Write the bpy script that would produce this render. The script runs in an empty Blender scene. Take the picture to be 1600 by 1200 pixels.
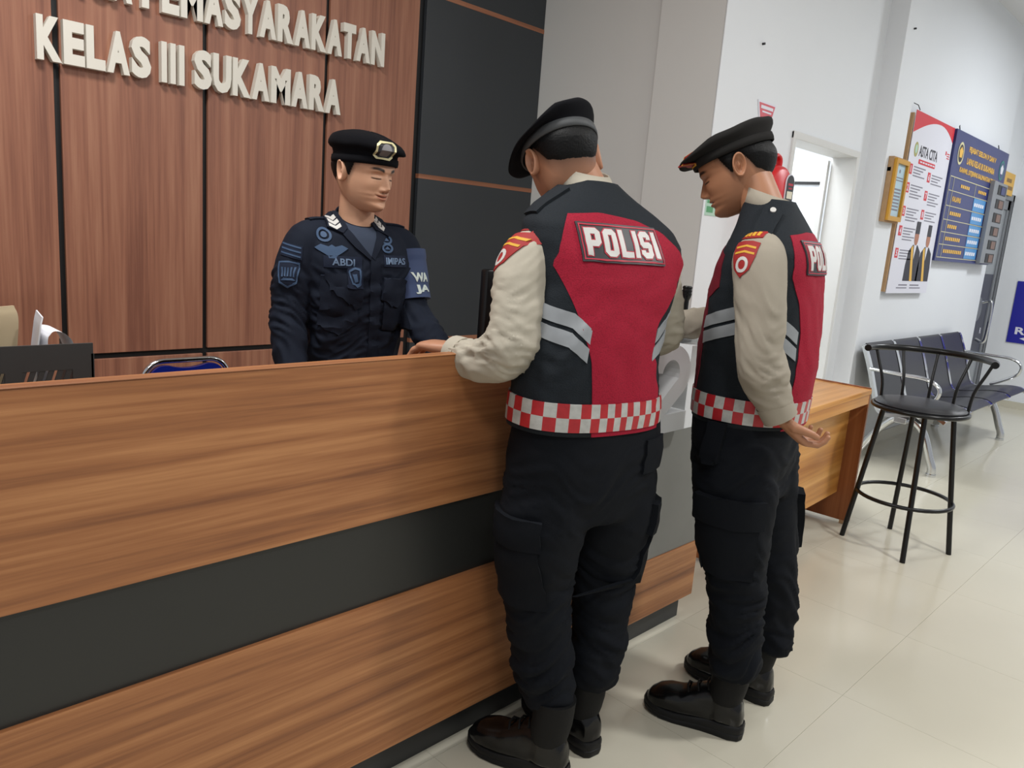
import bpy, bmesh, math, random
import numpy as np
from mathutils import Vector, Matrix, noise
from mathutils.bvhtree import BVHTree
random.seed(7)
SC = bpy.context.scene
COL = SC.collection
R = math.radians

# ------------------------------------------------------------------ camera
cam_d = bpy.data.cameras.new('camera'); cam = bpy.data.objects.new('camera', cam_d); COL.objects.link(cam)
YAW, PIT, ROL = .80708, .193877, -.0784358
_f = Vector((math.sin(YAW)*math.cos(PIT), math.cos(YAW)*math.cos(PIT), -math.sin(PIT)))
_r = Vector((math.cos(YAW), -math.sin(YAW), 0)); _d = _f.cross(_r)
_r2 = math.cos(ROL)*_r + math.sin(ROL)*_d; _d2 = -math.sin(ROL)*_r + math.cos(ROL)*_d
cam.matrix_world = Matrix(((_r2.x, -_d2.x, -_f.x, 0), (_r2.y, -_d2.y, -_f.y, 0), (_r2.z, -_d2.z, -_f.z, 1.39), (0, 0, 0, 1)))
cam_d.sensor_width = 36; cam_d.lens = 1217.57/1600*36; cam_d.clip_start = .02
SC.camera = cam
# ------------------------------------------------------------------ world, lights, exposure
wd = bpy.data.worlds.new('world'); SC.world = wd; wd.use_nodes = True
wd.node_tree.nodes['Background'].inputs[0].default_value = (.95, .97, 1, 1)
wd.node_tree.nodes['Background'].inputs[1].default_value = .42
SC.view_settings.view_transform = 'Standard'; SC.view_settings.look = 'None'
SC.view_settings.exposure = 0.0; SC.view_settings.gamma = 1; SC.view_settings.use_curve_mapping = False
def area(name, loc, size, power, col=(1, .995, .98), rot=(0, 0, 0)):
    l = bpy.data.lights.new(name, 'AREA'); l.shape = 'RECTANGLE'; l.size, l.size_y = size; l.energy = power; l.color = col
    o = bpy.data.objects.new(name, l); o.location = loc; o.rotation_euler = rot; COL.objects.link(o); return o
area('unseen_overhead_light', (3.2, -.75, 3.36), (.35, .35), 66)
area('unseen_overhead_light', (5.2, -1.8, 3.36), (.6, .6), 27)
area('unseen_overhead_light', (7.3, .2, 3.36), (.6, .6), 68, (.93, .965, 1))
area('unseen_overhead_light', (-.3, -.9, 3.36), (.6, .6), 34)  # fill light added near the camera for the left side
area('unseen_overhead_light', (1.0, .5, 3.36), (.6, .6), 14)  # light added above the counter front to lift the left zone
area('unseen_overhead_light', (.5, 1.9, 3.36), (.6, .6), 56)  # light added in the reception to brighten the wood wall and side wall
area('unseen_overhead_light', (4.5, 3.0, 3.2), (.8, .8), 62, (.95, .975, 1))

# ------------------------------------------------------------------ materials
MATS = {}
def nt(name):
    m = bpy.data.materials.new(name); m.use_nodes = True
    return m, m.node_tree, m.node_tree.nodes['Principled BSDF']
def srgb(c):
    return tuple(((v/255)/12.92 if v/255 <= .04045 else ((v/255+.055)/1.055)**2.4) for v in c)
def mat(name, rgb, rough=.5, metal=0, bump=0, bscale=200, spec=.5, var=0, vscale=8, coat=0, emit=0, stretch=None):
    if name in MATS: return MATS[name]
    m, t, b = nt(name); c = srgb(rgb)
    b.inputs['Base Color'].default_value = (*c, 1); b.inputs['Roughness'].default_value = rough
    b.inputs['Metallic'].default_value = metal; b.inputs['Specular IOR Level'].default_value = spec
    b.inputs['Coat Weight'].default_value = coat
    tc = t.nodes.new('ShaderNodeTexCoord')
    vec = tc.outputs['Object']
    if stretch:
        mp = t.nodes.new('ShaderNodeMapping'); mp.inputs['Scale'].default_value = stretch; t.links.new(vec, mp.inputs[0]); vec = mp.outputs[0]
    if var:
        n = t.nodes.new('ShaderNodeTexNoise'); n.inputs['Scale'].default_value = vscale; n.inputs['Detail'].default_value = 4
        t.links.new(vec, n.inputs['Vector'])
        mx = t.nodes.new('ShaderNodeMix'); mx.data_type = 'RGBA'
        mx.inputs['A'].default_value = (*[v*(1-var) for v in c], 1); mx.inputs['B'].default_value = (*[min(1, v*(1+var)) for v in c], 1)
        t.links.new(n.outputs[0], mx.inputs['Factor']); t.links.new(mx.outputs['Result'], b.inputs['Base Color'])
    if bump:
        n = t.nodes.new('ShaderNodeTexNoise'); n.inputs['Scale'].default_value = bscale; n.inputs['Detail'].default_value = 3
        t.links.new(vec, n.inputs['Vector'])
        bp = t.nodes.new('ShaderNodeBump'); bp.inputs['Strength'].default_value = bump; bp.inputs['Distance'].default_value = .002
        t.links.new(n.outputs[0], bp.inputs['Height']); t.links.new(bp.outputs[0], b.inputs['Normal'])
    if emit:
        b.inputs['Emission Color'].default_value = (*c, 1); b.inputs['Emission Strength'].default_value = emit
    MATS[name] = m; return m
def wood(name, dark, mid, light, axis='z', scale=1., rough=.42, spec=.4):
    m, t, b = nt(name); L = t.links
    tc = t.nodes.new('ShaderNodeTexCoord'); mp = t.nodes.new('ShaderNodeMapping')
    oi = t.nodes.new('ShaderNodeObjectInfo')
    s = {'z': (26, 26, .75), 'x': (.75, 26, 26)}[axis]
    mp.inputs['Scale'].default_value = tuple(v*scale for v in s)
    L.new(tc.outputs['Object'], mp.inputs[0])
    ad = t.nodes.new('ShaderNodeVectorMath'); ad.operation = 'ADD'
    ml = t.nodes.new('ShaderNodeMath'); ml.operation = 'MULTIPLY'; ml.inputs[1].default_value = 37
    L.new(oi.outputs['Random'], ml.inputs[0]); L.new(mp.outputs[0], ad.inputs[0]); L.new(ml.outputs[0], ad.inputs[1])
    n1 = t.nodes.new('ShaderNodeTexNoise'); n1.inputs['Scale'].default_value = .55; n1.inputs['Detail'].default_value = 6; n1.inputs['Roughness'].default_value = .62; n1.inputs['Distortion'].default_value = .35
    n2 = t.nodes.new('ShaderNodeTexNoise'); n2.inputs['Scale'].default_value = 3.2; n2.inputs['Detail'].default_value = 3
    L.new(ad.outputs[0], n1.inputs['Vector']); L.new(ad.outputs[0], n2.inputs['Vector'])
    mm = t.nodes.new('ShaderNodeMath'); mm.operation = 'MULTIPLY_ADD'; mm.inputs[1].default_value = .28
    L.new(n2.outputs[0], mm.inputs[0]); L.new(n1.outputs[0], mm.inputs[2])
    cr = t.nodes.new('ShaderNodeValToRGB'); e = cr.color_ramp.elements
    e[0].position = .46; e[0].color = (*srgb(dark), 1); e[1].position = .82; e[1].color = (*srgb(light), 1)
    k = e.new(.64); k.color = (*srgb(mid), 1)
    L.new(mm.outputs[0], cr.inputs[0]); L.new(cr.outputs[0], b.inputs['Base Color'])
    bp = t.nodes.new('ShaderNodeBump'); bp.inputs['Strength'].default_value = .12; bp.inputs['Distance'].default_value = .002
    L.new(n2.outputs[0], bp.inputs['Height']); L.new(bp.outputs[0], b.inputs['Normal'])
    b.inputs['Roughness'].default_value = rough; b.inputs['Specular IOR Level'].default_value = spec
    MATS[name] = m; return m
def attr_mat(name, rough=.5, spec=.4, sss=0, bump=.08):
    m, t, b = nt(name)
    a = t.nodes.new('ShaderNodeAttribute'); a.attribute_name = 'tint'
    t.links.new(a.outputs['Color'], b.inputs['Base Color'])
    b.inputs['Roughness'].default_value = rough; b.inputs['Specular IOR Level'].default_value = spec
    if sss:
        b.inputs['Subsurface Weight'].default_value = sss; b.inputs['Subsurface Radius'].default_value = (1, .35, .2); b.inputs['Subsurface Scale'].default_value = .006
    n = t.nodes.new('ShaderNodeTexNoise'); n.inputs['Scale'].default_value = 260
    tc = t.nodes.new('ShaderNodeTexCoord'); t.links.new(tc.outputs['Object'], n.inputs['Vector'])
    bp = t.nodes.new('ShaderNodeBump'); bp.inputs['Strength'].default_value = bump; bp.inputs['Distance'].default_value = .001
    t.links.new(n.outputs[0], bp.inputs['Height']); t.links.new(bp.outputs[0], b.inputs['Normal'])
    MATS[name] = m; return m
def checker_mat(name, c1, c2, scale, rough=.4):
    m, t, b = nt(name)
    uv = t.nodes.new('ShaderNodeUVMap'); ck = t.nodes.new('ShaderNodeTexChecker')
    ck.inputs['Color1'].default_value = (*srgb(c1), 1); ck.inputs['Color2'].default_value = (*srgb(c2), 1); ck.inputs['Scale'].default_value = scale
    t.links.new(uv.outputs[0], ck.inputs['Vector'])
    n = t.nodes.new('ShaderNodeTexNoise'); n.inputs['Scale'].default_value = 60; n.inputs['Detail'].default_value = 4
    tc = t.nodes.new('ShaderNodeTexCoord'); t.links.new(tc.outputs['Object'], n.inputs['Vector'])
    mx = t.nodes.new('ShaderNodeMix'); mx.data_type = 'RGBA'; mx.blend_type = 'MULTIPLY'; mx.inputs['Factor'].default_value = .45
    t.links.new(ck.outputs[0], mx.inputs['A']); t.links.new(n.outputs[0], mx.inputs['B']); t.links.new(mx.outputs['Result'], b.inputs['Base Color'])
    b.inputs['Roughness'].default_value = rough
    MATS[name] = m; return m
def knit(name, rgb, scale=300):
    m, t, b = nt(name)
    tc = t.nodes.new('ShaderNodeTexCoord'); v = t.nodes.new('ShaderNodeTexVoronoi'); v.inputs['Scale'].default_value = scale
    t.links.new(tc.outputs['Object'], v.inputs['Vector'])
    c = srgb(rgb); mx = t.nodes.new('ShaderNodeMix'); mx.data_type = 'RGBA'
    mx.inputs['A'].default_value = (*[x*1.1 for x in c], 1); mx.inputs['B'].default_value = (*[x*.72 for x in c], 1)
    t.links.new(v.outputs['Distance'], mx.inputs['Factor']); t.links.new(mx.outputs['Result'], b.inputs['Base Color'])
    bp = t.nodes.new('ShaderNodeBump'); bp.inputs['Strength'].default_value = .35; bp.inputs['Distance'].default_value = .001; bp.invert = True
    t.links.new(v.outputs['Distance'], bp.inputs['Height']); t.links.new(bp.outputs[0], b.inputs['Normal'])
    b.inputs['Roughness'].default_value = .8; b.inputs['Specular IOR Level'].default_value = .25
    MATS[name] = m; return m

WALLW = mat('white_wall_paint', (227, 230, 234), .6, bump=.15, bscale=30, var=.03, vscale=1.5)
WALLG = mat('white_wall_paint_shaded', (214, 214, 211), .6, bump=.15, bscale=30, var=.05, vscale=1.2)  # white wall paint greyed, shade of the side-facing walls put into its colour
CEIL = mat('ceiling_paint', (225, 225, 225), .8)
TILE = mat('beige_floor_tile', (200, 195, 178), .16, var=.035, vscale=3, spec=.5)
GROUT = mat('grout', (172, 165, 150), .8)
WOODW = wood('panel_walnut', (124, 80, 64), (148, 99, 78), (164, 116, 92), 'z', 1.6, .4)
WOODC = wood('counter_walnut', (122, 77, 50), (155, 102, 64), (180, 126, 82), 'x', 1.7, .4)
BLACKP = mat('charcoal_laminate', (46, 50, 54), .42, var=.06, vscale=5)
BANDP = mat('dark_band_laminate', (35, 36, 35), .4, var=.05)
GROOVE = mat('black_groove', (14, 14, 15), .5)
STRIPW = wood('strip_walnut', (120, 76, 52), (150, 98, 72), (170, 120, 92), 'x', .8)
LETTER = mat('cream_letter_board', (222, 217, 205), .55, bump=.1, bscale=60)
WHITEP = mat('white_gloss', (244, 246, 247), .4)
GREYP = mat('grey_concrete_laminate', (122, 122, 118), .5, var=.12, vscale=6)
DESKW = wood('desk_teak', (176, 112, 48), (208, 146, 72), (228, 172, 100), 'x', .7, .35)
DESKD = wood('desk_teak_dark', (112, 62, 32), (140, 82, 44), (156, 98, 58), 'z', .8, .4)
STEELB = mat('black_powder_steel', (20, 20, 21), .3, .3)
VINYLB = mat('black_vinyl', (34, 34, 38), .38, bump=.15, bscale=400)
CHROME = mat('chrome', (215, 217, 220), .12, 1)
SEATM = mat('dark_grey_steel_seat', (56, 56, 61), .35, .5)
BLUEPL = mat('blue_plastic', (20, 34, 120), .25)
SKIN = attr_mat('skin', .48, .4, .03)
HAIR = mat('black_hair', (7, 7, 8), .55, bump=.5, bscale=420, stretch=(1, 1, .2), spec=.22)
BERET_B = mat('black_felt', (12, 12, 16), .95, bump=.2, bscale=400, spec=.15)
BERET_D = mat('dark_brown_felt', (38, 37, 36), .95, bump=.2, bscale=400, spec=.15)
SHIRT = mat('khaki_shirt', (176, 169, 154), .8, bump=.12, bscale=500, spec=.2)
SHIRT2 = mat('dark_taupe_shirt', (154, 146, 132), .8, bump=.12, bscale=500, spec=.2)
TROUS = mat('black_navy_trousers', (8, 12, 19), .85, bump=.15, bscale=400, spec=.2)
VESTK = knit('black_mesh_vest', (24, 30, 36), 320)
VESTR = knit('red_mesh_vest', (154, 20, 46), 300)
VESTRD = knit('dark_red_vest_front', (110, 20, 36), 300)
SILVER = mat('silver_reflective_tape', (146, 150, 154), .4, .1, var=.1, vscale=40)
CHECK = checker_mat('red_white_check_tape', (188, 38, 46), (196, 196, 192), 1)
RUBK = mat('black_rubber_patch', (44, 44, 48), .5)
REDTR = mat('red_rubber_trim', (176, 34, 56), .5)
WHITER = mat('white_rubber', (196, 194, 190), .5)
REDP = mat('red_embroidery', (150, 26, 26), .7)
YELP = mat('yellow_embroidery', (206, 156, 44), .7)
LEATH = mat('black_leather', (9, 9, 10), .2, bump=.12, bscale=90, spec=.4)
LEATHD = mat('black_boot_cloth', (10, 10, 11), .7, bump=.2, bscale=300, spec=.25)
SOLE = mat('black_rubber_sole', (17, 17, 18), .55, spec=.3)
NAVY = mat('navy_uniform_cloth', (19, 25, 38), .82, bump=.15, bscale=450, spec=.2)
NAVY2 = mat('navy_patch_cloth', (26, 33, 50), .8, bump=.2, bscale=500, spec=.2)
NAVYT = mat('navy_tshirt', (38, 48, 66), .85)
STITCH = mat('steel_blue_thread', (50, 74, 104), .7)
STITCHL = mat('pale_blue_thread', (92, 112, 138), .7)
BLUEB = mat('blue_armband', (46, 62, 98), .7)
PALEG = mat('pale_armband_print', (196, 206, 200), .6)
GOLD = mat('pale_gold', (222, 214, 168), .35, .3)
PEWTER = mat('pewter', (124, 122, 124), .5, .2)
SIGNB = mat('sign_navy', (34, 44, 104), .35)
SIGNB2 = mat('sign_dark_navy', (38, 42, 66), .35)
SIGNL = mat('sign_light_blue', (70, 140, 198), .35)
SIGNY = mat('sign_yellow_print', (226, 178, 76), .5)
SIGNW = mat('poster_white', (222, 222, 232), .45)
SIGNR = mat('poster_red', (206, 36, 50), .45)
PRINTD = mat('print_dark', (44, 42, 52), .5)
PRINTG = mat('print_grey', (128, 126, 138), .5)
GOLDF = mat('gilt_frame', (202, 150, 46), .4, .3)
PAPERB = mat('pale_blue_paper', (178, 204, 218), .5)
ALU = mat('grey_aluminium', (140, 143, 148), .4, .4)
ALUD = mat('dark_gasket', (34, 34, 36), .5)
FROST = mat('grey_tinted_door', (150, 155, 160), .25)
DOORW = mat('white_door_panel', (236, 241, 248), .4)
DOORF = mat('white_door_frame', (214, 214, 212), .45, bump=.08, bscale=40)
APARR = mat('red_case', (206, 28, 34), .35)
BLUES = mat('royal_blue_sign', (30, 32, 150), .35)
RAWW = mat('raw_wood_batten', (176, 142, 104), .7, var=.15, vscale=20)

# ------------------------------------------------------------------ mesh helpers
def parent_mat(p):
    return Matrix.Translation(p.location) @ Matrix.Rotation(p.rotation_euler[2], 4, 'Z')
def link(name, me, m=None, parent=None, local=False):
    """parts are modelled in world metres (or in their thing's own frame with local=True)"""
    o = bpy.data.objects.new(name, me); COL.objects.link(o)
    if m is not None and me is not None and len(me.materials) == 0:
        for x in (m if isinstance(m, (list, tuple)) else [m]): me.materials.append(x)
    if parent is not None:
        o.parent = parent
        if parent.type == 'EMPTY' and not local: o.matrix_parent_inverse = parent_mat(parent).inverted()
    return o
def tag(o, label=None, cat=None, group=None, kind=None):
    if label: o['label'] = label
    if cat: o['category'] = cat
    if group: o['group'] = group
    if kind: o['kind'] = kind
    return o
def empty(name, label, cat, loc, rz=0, group=None):
    o = bpy.data.objects.new(name, None); COL.objects.link(o); o.location = loc; o.rotation_euler = (0, 0, rz); o.empty_display_size = .1
    return tag(o, label, cat, group)
class G:
    def __init__(s): s.v = []; s.f = []
    def add(s, v, f):
        n = len(s.v); s.v += [tuple(p) for p in v]; s.f += [tuple(i+n for i in q) for q in f]; return s
    def box(s, a, b, bev=0):
        x0, y0, z0 = [min(p, q) for p, q in zip(a, b)]; x1, y1, z1 = [max(p, q) for p, q in zip(a, b)]
        if bev <= 0:
            return s.add([(x0,y0,z0),(x1,y0,z0),(x1,y1,z0),(x0,y1,z0),(x0,y0,z1),(x1,y0,z1),(x1,y1,z1),(x0,y1,z1)],
                  [(0,3,2,1),(4,5,6,7),(0,1,5,4),(1,2,6,5),(2,3,7,6),(3,0,4,7)])
        bm = bmesh.new(); bmesh.ops.create_cube(bm, size=1)
        bmesh.ops.scale(bm, vec=(x1-x0, y1-y0, z1-z0), verts=bm.verts); bmesh.ops.translate(bm, vec=((x0+x1)/2, (y0+y1)/2, (z0+z1)/2), verts=bm.verts)
        bmesh.ops.bevel(bm, geom=bm.edges[:], offset=bev, segments=2, affect='EDGES', profile=.5)
        return s.bm(bm)
    def bm(s, bm):
        bm.verts.index_update()
        s.add([v.co[:] for v in bm.verts], [[v.index for v in f.verts] for f in bm.faces]); bm.free(); return s
    def tube(s, pts, rad, n=12, cap=True, squash=None):
        pts = [Vector(p) for p in pts]; k = len(pts)
        if not isinstance(rad, (list, tuple)): rad = [rad]*k
        T = [(pts[min(i+1, k-1)]-pts[max(i-1, 0)]).normalized() for i in range(k)]
        up = Vector((0, 0, 1)) if abs(T[0].z) < .9 else Vector((1, 0, 0))
        N = (up - T[0]*up.dot(T[0])).normalized(); rings = []
        for i in range(k):
            N = (N - T[i]*N.dot(T[i])).normalized(); B = T[i].cross(N)
            a, b = (rad[i] if isinstance(rad[i], (tuple, list)) else (rad[i], rad[i]))
            rings.append([pts[i] + N*a*math.cos(2*math.pi*j/n) + B*b*math.sin(2*math.pi*j/n) for j in range(n)])
        return s.loft(rings, cap)
    def loft(s, rings, cap=True, closed=False):
        n = len(rings[0]); v = [p for r in rings for p in r]; f = []
        m = len(rings)
        for i in range(m if closed else m-1):
            a, b = i*n, ((i+1) % m)*n
            for j in range(n):
                f.append((a+j, a+(j+1) % n, b+(j+1) % n, b+j))
        if cap and not closed:
            f.append(tuple(range(n-1, -1, -1))); f.append(tuple((m-1)*n+j for j in range(n)))
        return s.add(v, f)
    def ball(s, c, r, n=14):
        rx, ry, rz = r if isinstance(r, (tuple, list)) else (r, r, r)
        rings = []
        for i in range(1, n//2):
            a = math.pi*i/(n//2)-math.pi/2
            rings.append([(c[0]+rx*math.cos(a)*math.cos(2*math.pi*j/n), c[1]+ry*math.cos(a)*math.sin(2*math.pi*j/n), c[2]+rz*math.sin(a)) for j in range(n)])
        return s.loft(rings)
    def prism(s, poly, y0, y1, plane='xz'):
        n = len(poly)
        def P(p, d): return {'xz': (p[0], d, p[1]), 'xy': (p[0], p[1], d), 'yz': (d, p[0], p[1])}[plane]
        v = [P(p, y0) for p in poly]+[P(p, y1) for p in poly]
        f = [tuple(range(n)), tuple(range(2*n-1, n-1, -1))]+[(i, n+i, n+(i+1) % n, (i+1) % n) for i in range(n)]
        return s.add(v, f)
    def mesh(s, name='m', smooth=False, fix=True):
        me = bpy.data.meshes.new(name); me.from_pydata(s.v, [], s.f); me.update()
        if fix:
            bm = bmesh.new(); bm.from_mesh(me); bmesh.ops.recalc_face_normals(bm, faces=bm.faces); bm.to_mesh(me); bm.free()
        if smooth is not False:
            me.polygons.foreach_set('use_smooth', [True]*len(me.polygons))
            if smooth is not True: me.set_sharp_from_angle(angle=R(smooth))
        return me
    def obj(s, name, m, parent=None, smooth=False, local=False):
        return link(name, s.mesh(name, smooth), m, parent, local)
def arc(c, r, a0, a1, n, ax='xy', z=0):
    out = []
    for i in range(n+1):
        a = R(a0+(a1-a0)*i/n)
        x, y = c[0]+r*math.cos(a), c[1]+r*math.sin(a)
        out.append({'xy': (x, y, z), 'xz': (x, z, y), 'yz': (z, x, y)}[ax])
    return out
def spline(pts, n=6):
    P = [Vector(p) for p in pts]; P = [P[0]*2-P[1]]+P+[P[-1]*2-P[-2]]; out = []
    for i in range(1, len(P)-2):
        for k in range(n):
            t = k/n; a, b, c, d = P[i-1:i+3]
            out.append(.5*((2*b)+(c-a)*t+(2*a-5*b+4*c-d)*t*t+(3*b-a-3*c+d)*t**3))
    out.append(P[-2]); return out
def interp(tab, z):
    xs = [t[0] for t in tab]
    return [float(np.interp(z, xs, [t[i] for t in tab])) for i in range(1, len(tab[0]))]
def text2d(s, size=1, bold=0, sx=1, align='CENTER', space=1, res=3):
    c = bpy.data.curves.new('t', 'FONT'); c.body = s; c.size = size; c.offset = bold*size; c.align_x = align; c.space_character = space; c.resolution_u = res
    o = bpy.data.objects.new('t', c); COL.objects.link(o)
    dg = bpy.context.evaluated_depsgraph_get(); me = bpy.data.meshes.new_from_object(o.evaluated_get(dg))
    bpy.data.objects.remove(o); bpy.data.curves.remove(c)
    v = [(p.co.x*sx, p.co.y) for p in me.vertices]; f = [tuple(q.vertices) for q in me.polygons]
    bpy.data.meshes.remove(me); return v, f
def fit(vf, w=None, h=None, cx=0, cy=0):
    v, f = vf; x0 = min(p[0] for p in v); x1 = max(p[0] for p in v); y0 = min(p[1] for p in v); y1 = max(p[1] for p in v)
    sx = w/(x1-x0) if w else None; sy = h/(y1-y0) if h else None
    sx = sx or sy; sy = sy or sx
    return [((p[0]-(x0+x1)/2)*sx+cx, (p[1]-(y0+y1)/2)*sy+cy) for p in v], f
def join2(*vfs):
    V = []; F = []
    for v, f in vfs:
        n = len(V); V += list(v); F += [tuple(i+n for i in q) for q in f]
    return V, F
def rect2(x0, y0, x1, y1): return [(x0, y0), (x1, y0), (x1, y1), (x0, y1)], [(0, 1, 2, 3)]
def poly2(p): return list(p), [tuple(range(len(p)))]
def disc2(cx, cy, rx, ry=None, n=20):
    ry = ry or rx
    return poly2([(cx+rx*math.cos(2*math.pi*i/n), cy+ry*math.sin(2*math.pi*i/n)) for i in range(n)])
def ring2(outer, inner):
    n = len(outer); return list(outer)+list(inner), [(i, (i+1) % n, n+(i+1) % n, n+i) for i in range(n)]
def frame2(x0, y0, x1, y1, t): return ring2(rect2(x0, y0, x1, y1)[0], rect2(x0+t, y0+t, x1-t, y1-t)[0])
def grid_cut(vf, step):
    v, f = vf; bm = bmesh.new()
    bv = [bm.verts.new((p[0], p[1], 0)) for p in v]
    for q in f:
        try: bm.faces.new([bv[i] for i in q])
        except ValueError: pass
    if step:
        for ax in (0, 1):
            lo = min(p[ax] for p in v); hi = max(p[ax] for p in v); k = math.ceil(lo/step)
            while k*step < hi:
                no = (1, 0, 0) if ax == 0 else (0, 1, 0); co = (k*step, 0, 0) if ax == 0 else (0, k*step, 0)
                bmesh.ops.bisect_plane(bm, geom=bm.verts[:]+bm.edges[:]+bm.faces[:], plane_co=co, plane_no=no, dist=1e-7); k += 1
    bmesh.ops.remove_doubles(bm, verts=bm.verts, dist=1e-6)
    bm.verts.index_update(); bm.faces.ensure_lookup_table()
    V = [v.co.copy() for v in bm.verts]; F = [[v.index for v in q.verts] for q in bm.faces]
    cnt = {}
    for q in F:
        for a, b in zip(q, q[1:]+q[:1]): cnt[(a, b)] = 1
    edges = [(a, b) for (a, b) in cnt if (b, a) not in cnt]
    bm.free(); return V, F, edges
def drape(vf, place, step, off, thick, name, m, parent, uv=None, smooth=True):
    """lay a flat outline on a surface: place(u,v) -> (point, outward normal)"""
    V, F, E_ = grid_cut(vf, step); top = []; bot = []
    for p in V:
        q, n = place(p.x, p.y); top.append(q+n*(off+thick)); bot.append(q+n*(off-.004))
    n = len(V); g = G()
    g.v = [tuple(p) for p in top+bot]
    g.f = [tuple(q) for q in F]+[(b, a, a+n, b+n) for a, b in E_]
    me = g.mesh(name, smooth=30 if smooth else False)
    if uv:
        ul = me.uv_layers.new(name='UVMap')
        for lp in me.loops:
            p = V[lp.vertex_index % n]; ul.data[lp.index].uv = uv(p.x, p.y)
    return link(name, me, m, parent)
def flat(vf, o, u, v, thick, name, m, parent=None, local=False):
    """solid flat outline at origin o with axes u, v; front side at o + n*thick, n = u x v"""
    u = Vector(u); v = Vector(v); nn = u.cross(v); o = Vector(o)
    V, F, E_ = grid_cut(vf, 0); n = len(V)
    g = G(); g.v = [tuple(o+u*p.x+v*p.y+nn*thick) for p in V]+[tuple(o+u*p.x+v*p.y) for p in V]
    g.f = [tuple(q) for q in F]+[tuple(i+n for i in reversed(q)) for q in F]+[(b, a, a+n, b+n) for a, b in E_]
    return g.obj(name, m, parent, False, local)
DG = bpy.context.evaluated_depsgraph_get
def remesh(g, voxel, smooth=4, fac=.5):
    me = g.mesh('tmp', fix=True); o = bpy.data.objects.new('tmp', me); COL.objects.link(o)
    md = o.modifiers.new('r', 'REMESH'); md.mode = 'VOXEL'; md.voxel_size = voxel; md.use_smooth_shade = True
    if smooth:
        s = o.modifiers.new('s', 'SMOOTH'); s.factor = fac; s.iterations = smooth
    out = bpy.data.meshes.new_from_object(o.evaluated_get(DG())); bpy.data.objects.remove(o); bpy.data.meshes.remove(me)
    out.polygons.foreach_set('use_smooth', [True]*len(out.polygons))
    return out
def vco(me):
    a = np.empty(len(me.vertices)*3); me.vertices.foreach_get('co', a); return a.reshape(-1, 3)
def vno(me):
    a = np.empty(len(me.vertices)*3); me.vertex_normals.foreach_get('vector', a); return a.reshape(-1, 3)
def displace(me, fn):
    c = vco(me); n = vno(me); d = np.array([fn(Vector(p)) for p in c]); c = c+n*d[:, None]
    me.vertices.foreach_set('co', c.ravel()); me.update(); return me
def bvh(me): return BVHTree.FromPolygons([v.co.copy() for v in me.vertices], [tuple(p.vertices) for p in me.polygons])
def merge(meshes):
    g = G()
    for me in meshes: g.add([v.co[:] for v in me.vertices], [tuple(p.vertices) for p in me.polygons])
    out = bpy.data.meshes.new('m'); out.from_pydata(g.v, [], g.f); out.polygons.foreach_set('use_smooth', [True]*len(out.polygons)); out.update(); return out
def tint(me, cols):
    a = me.color_attributes.new('tint', 'FLOAT_COLOR', 'POINT'); a.data.foreach_set('color', np.asarray(cols, dtype=np.float32).ravel())
# ------------------------------------------------------------------ the room
K = 3.36/3.3; YB = 3.36
def BX(x): return x*K
def BZ(z): return 1.39+(z-1.39)*K
HC = 3.46
def struct(o): o['kind'] = 'structure'; return o
floor = struct(G().box((-1.6, -2.9, -.05), (10.2, 5.0, -.006)).obj('floor', GROUT))
tile_me = G().box((.0004, .0004, -.007), (.6046, .6066, 0)).mesh('tile'); tile_me.materials.append(TILE)
for i in range(-6, 12):
    for j in range(-5, 5):
        o = link('tile', tile_me, None, floor); o.location = (2.453+.605*i, .762+.607*j, 0)
struct(G().box((-1.6, -2.9, HC), (10.2, 5.0, HC+.05)).obj('ceiling', CEIL))
wall_back = struct(G().box((-1.2, YB, 0), (3.52, YB+.15, HC)).obj('wall_back', GROOVE))
edges = [-.75, -.19, .376, .936, 1.483, 2.049, 2.575]
for a, b in zip(edges[:-1], edges[1:]):
    G().box((BX(a)+.011, YB-.018, .08), (BX(b)-.011, YB-.001, BZ(.764)), .002).obj('wall_panel', WOODW, wall_back)
    G().box((BX(a)+.011, YB-.018, BZ(.787)), (BX(b)-.011, YB-.001, HC), .002).obj('wall_panel', WOODW, wall_back)
zb = [.05, BZ(.770), BZ(1.629), BZ(2.513), HC]
for k in range(4):
    G().box((BX(2.602), YB-.026, zb[k]+(.01 if k else 0)), (3.519, YB-.001, zb[k+1]-.01), .002).obj('wall_panel', BLACKP, wall_back)
    if k: G().box((BX(2.602), YB-.027, zb[k]-.011), (3.519, YB-.001, zb[k]+.012)).obj('accent_strip', STRIPW, wall_back)
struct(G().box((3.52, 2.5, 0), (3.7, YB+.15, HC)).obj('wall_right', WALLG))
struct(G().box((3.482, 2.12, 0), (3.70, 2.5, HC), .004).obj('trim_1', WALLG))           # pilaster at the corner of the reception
# wall with the doorway, opening x 4.38..5.24
wf = struct(G().box((3.70, 2.12, 0), (4.325, 2.27, HC)).box((5.29, 2.12, 0), (5.45, 2.27, HC)).box((4.325, 2.12, 2.06), (5.29, 2.27, HC)).box((3.482, 2.119, 0), (3.70, 2.125, HC)).obj('wall_front', WALLW))
struct(G().box((5.44, 2.0, 0), (5.75, 2.27, HC), .004).obj('trim_2', WALLW))             # pillar beside the doorway
struct(G().box((5.75, 2.02, 0), (8.42, 2.2, HC)).obj('wall_front_far', WALLW))
struct(G().box((8.42, 2.08, 2.12), (9.4, 2.25, HC)).box((9.28, 2.08, 0), (9.4, 2.25, 2.12)).obj('wall_front_end', WALLW))
struct(G().box((9.25, -2.9, 0), (9.4, 2.08, HC)).obj('wall_end', WALLW))
struct(G().box((9.238, -2.9, 0), (9.25, 2.08, .07)).obj('baseboard_end', TILE))
struct(G().box((5.75, 2.008, 0), (8.42, 2.02, .08)).obj('baseboard_front', TILE))
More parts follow.
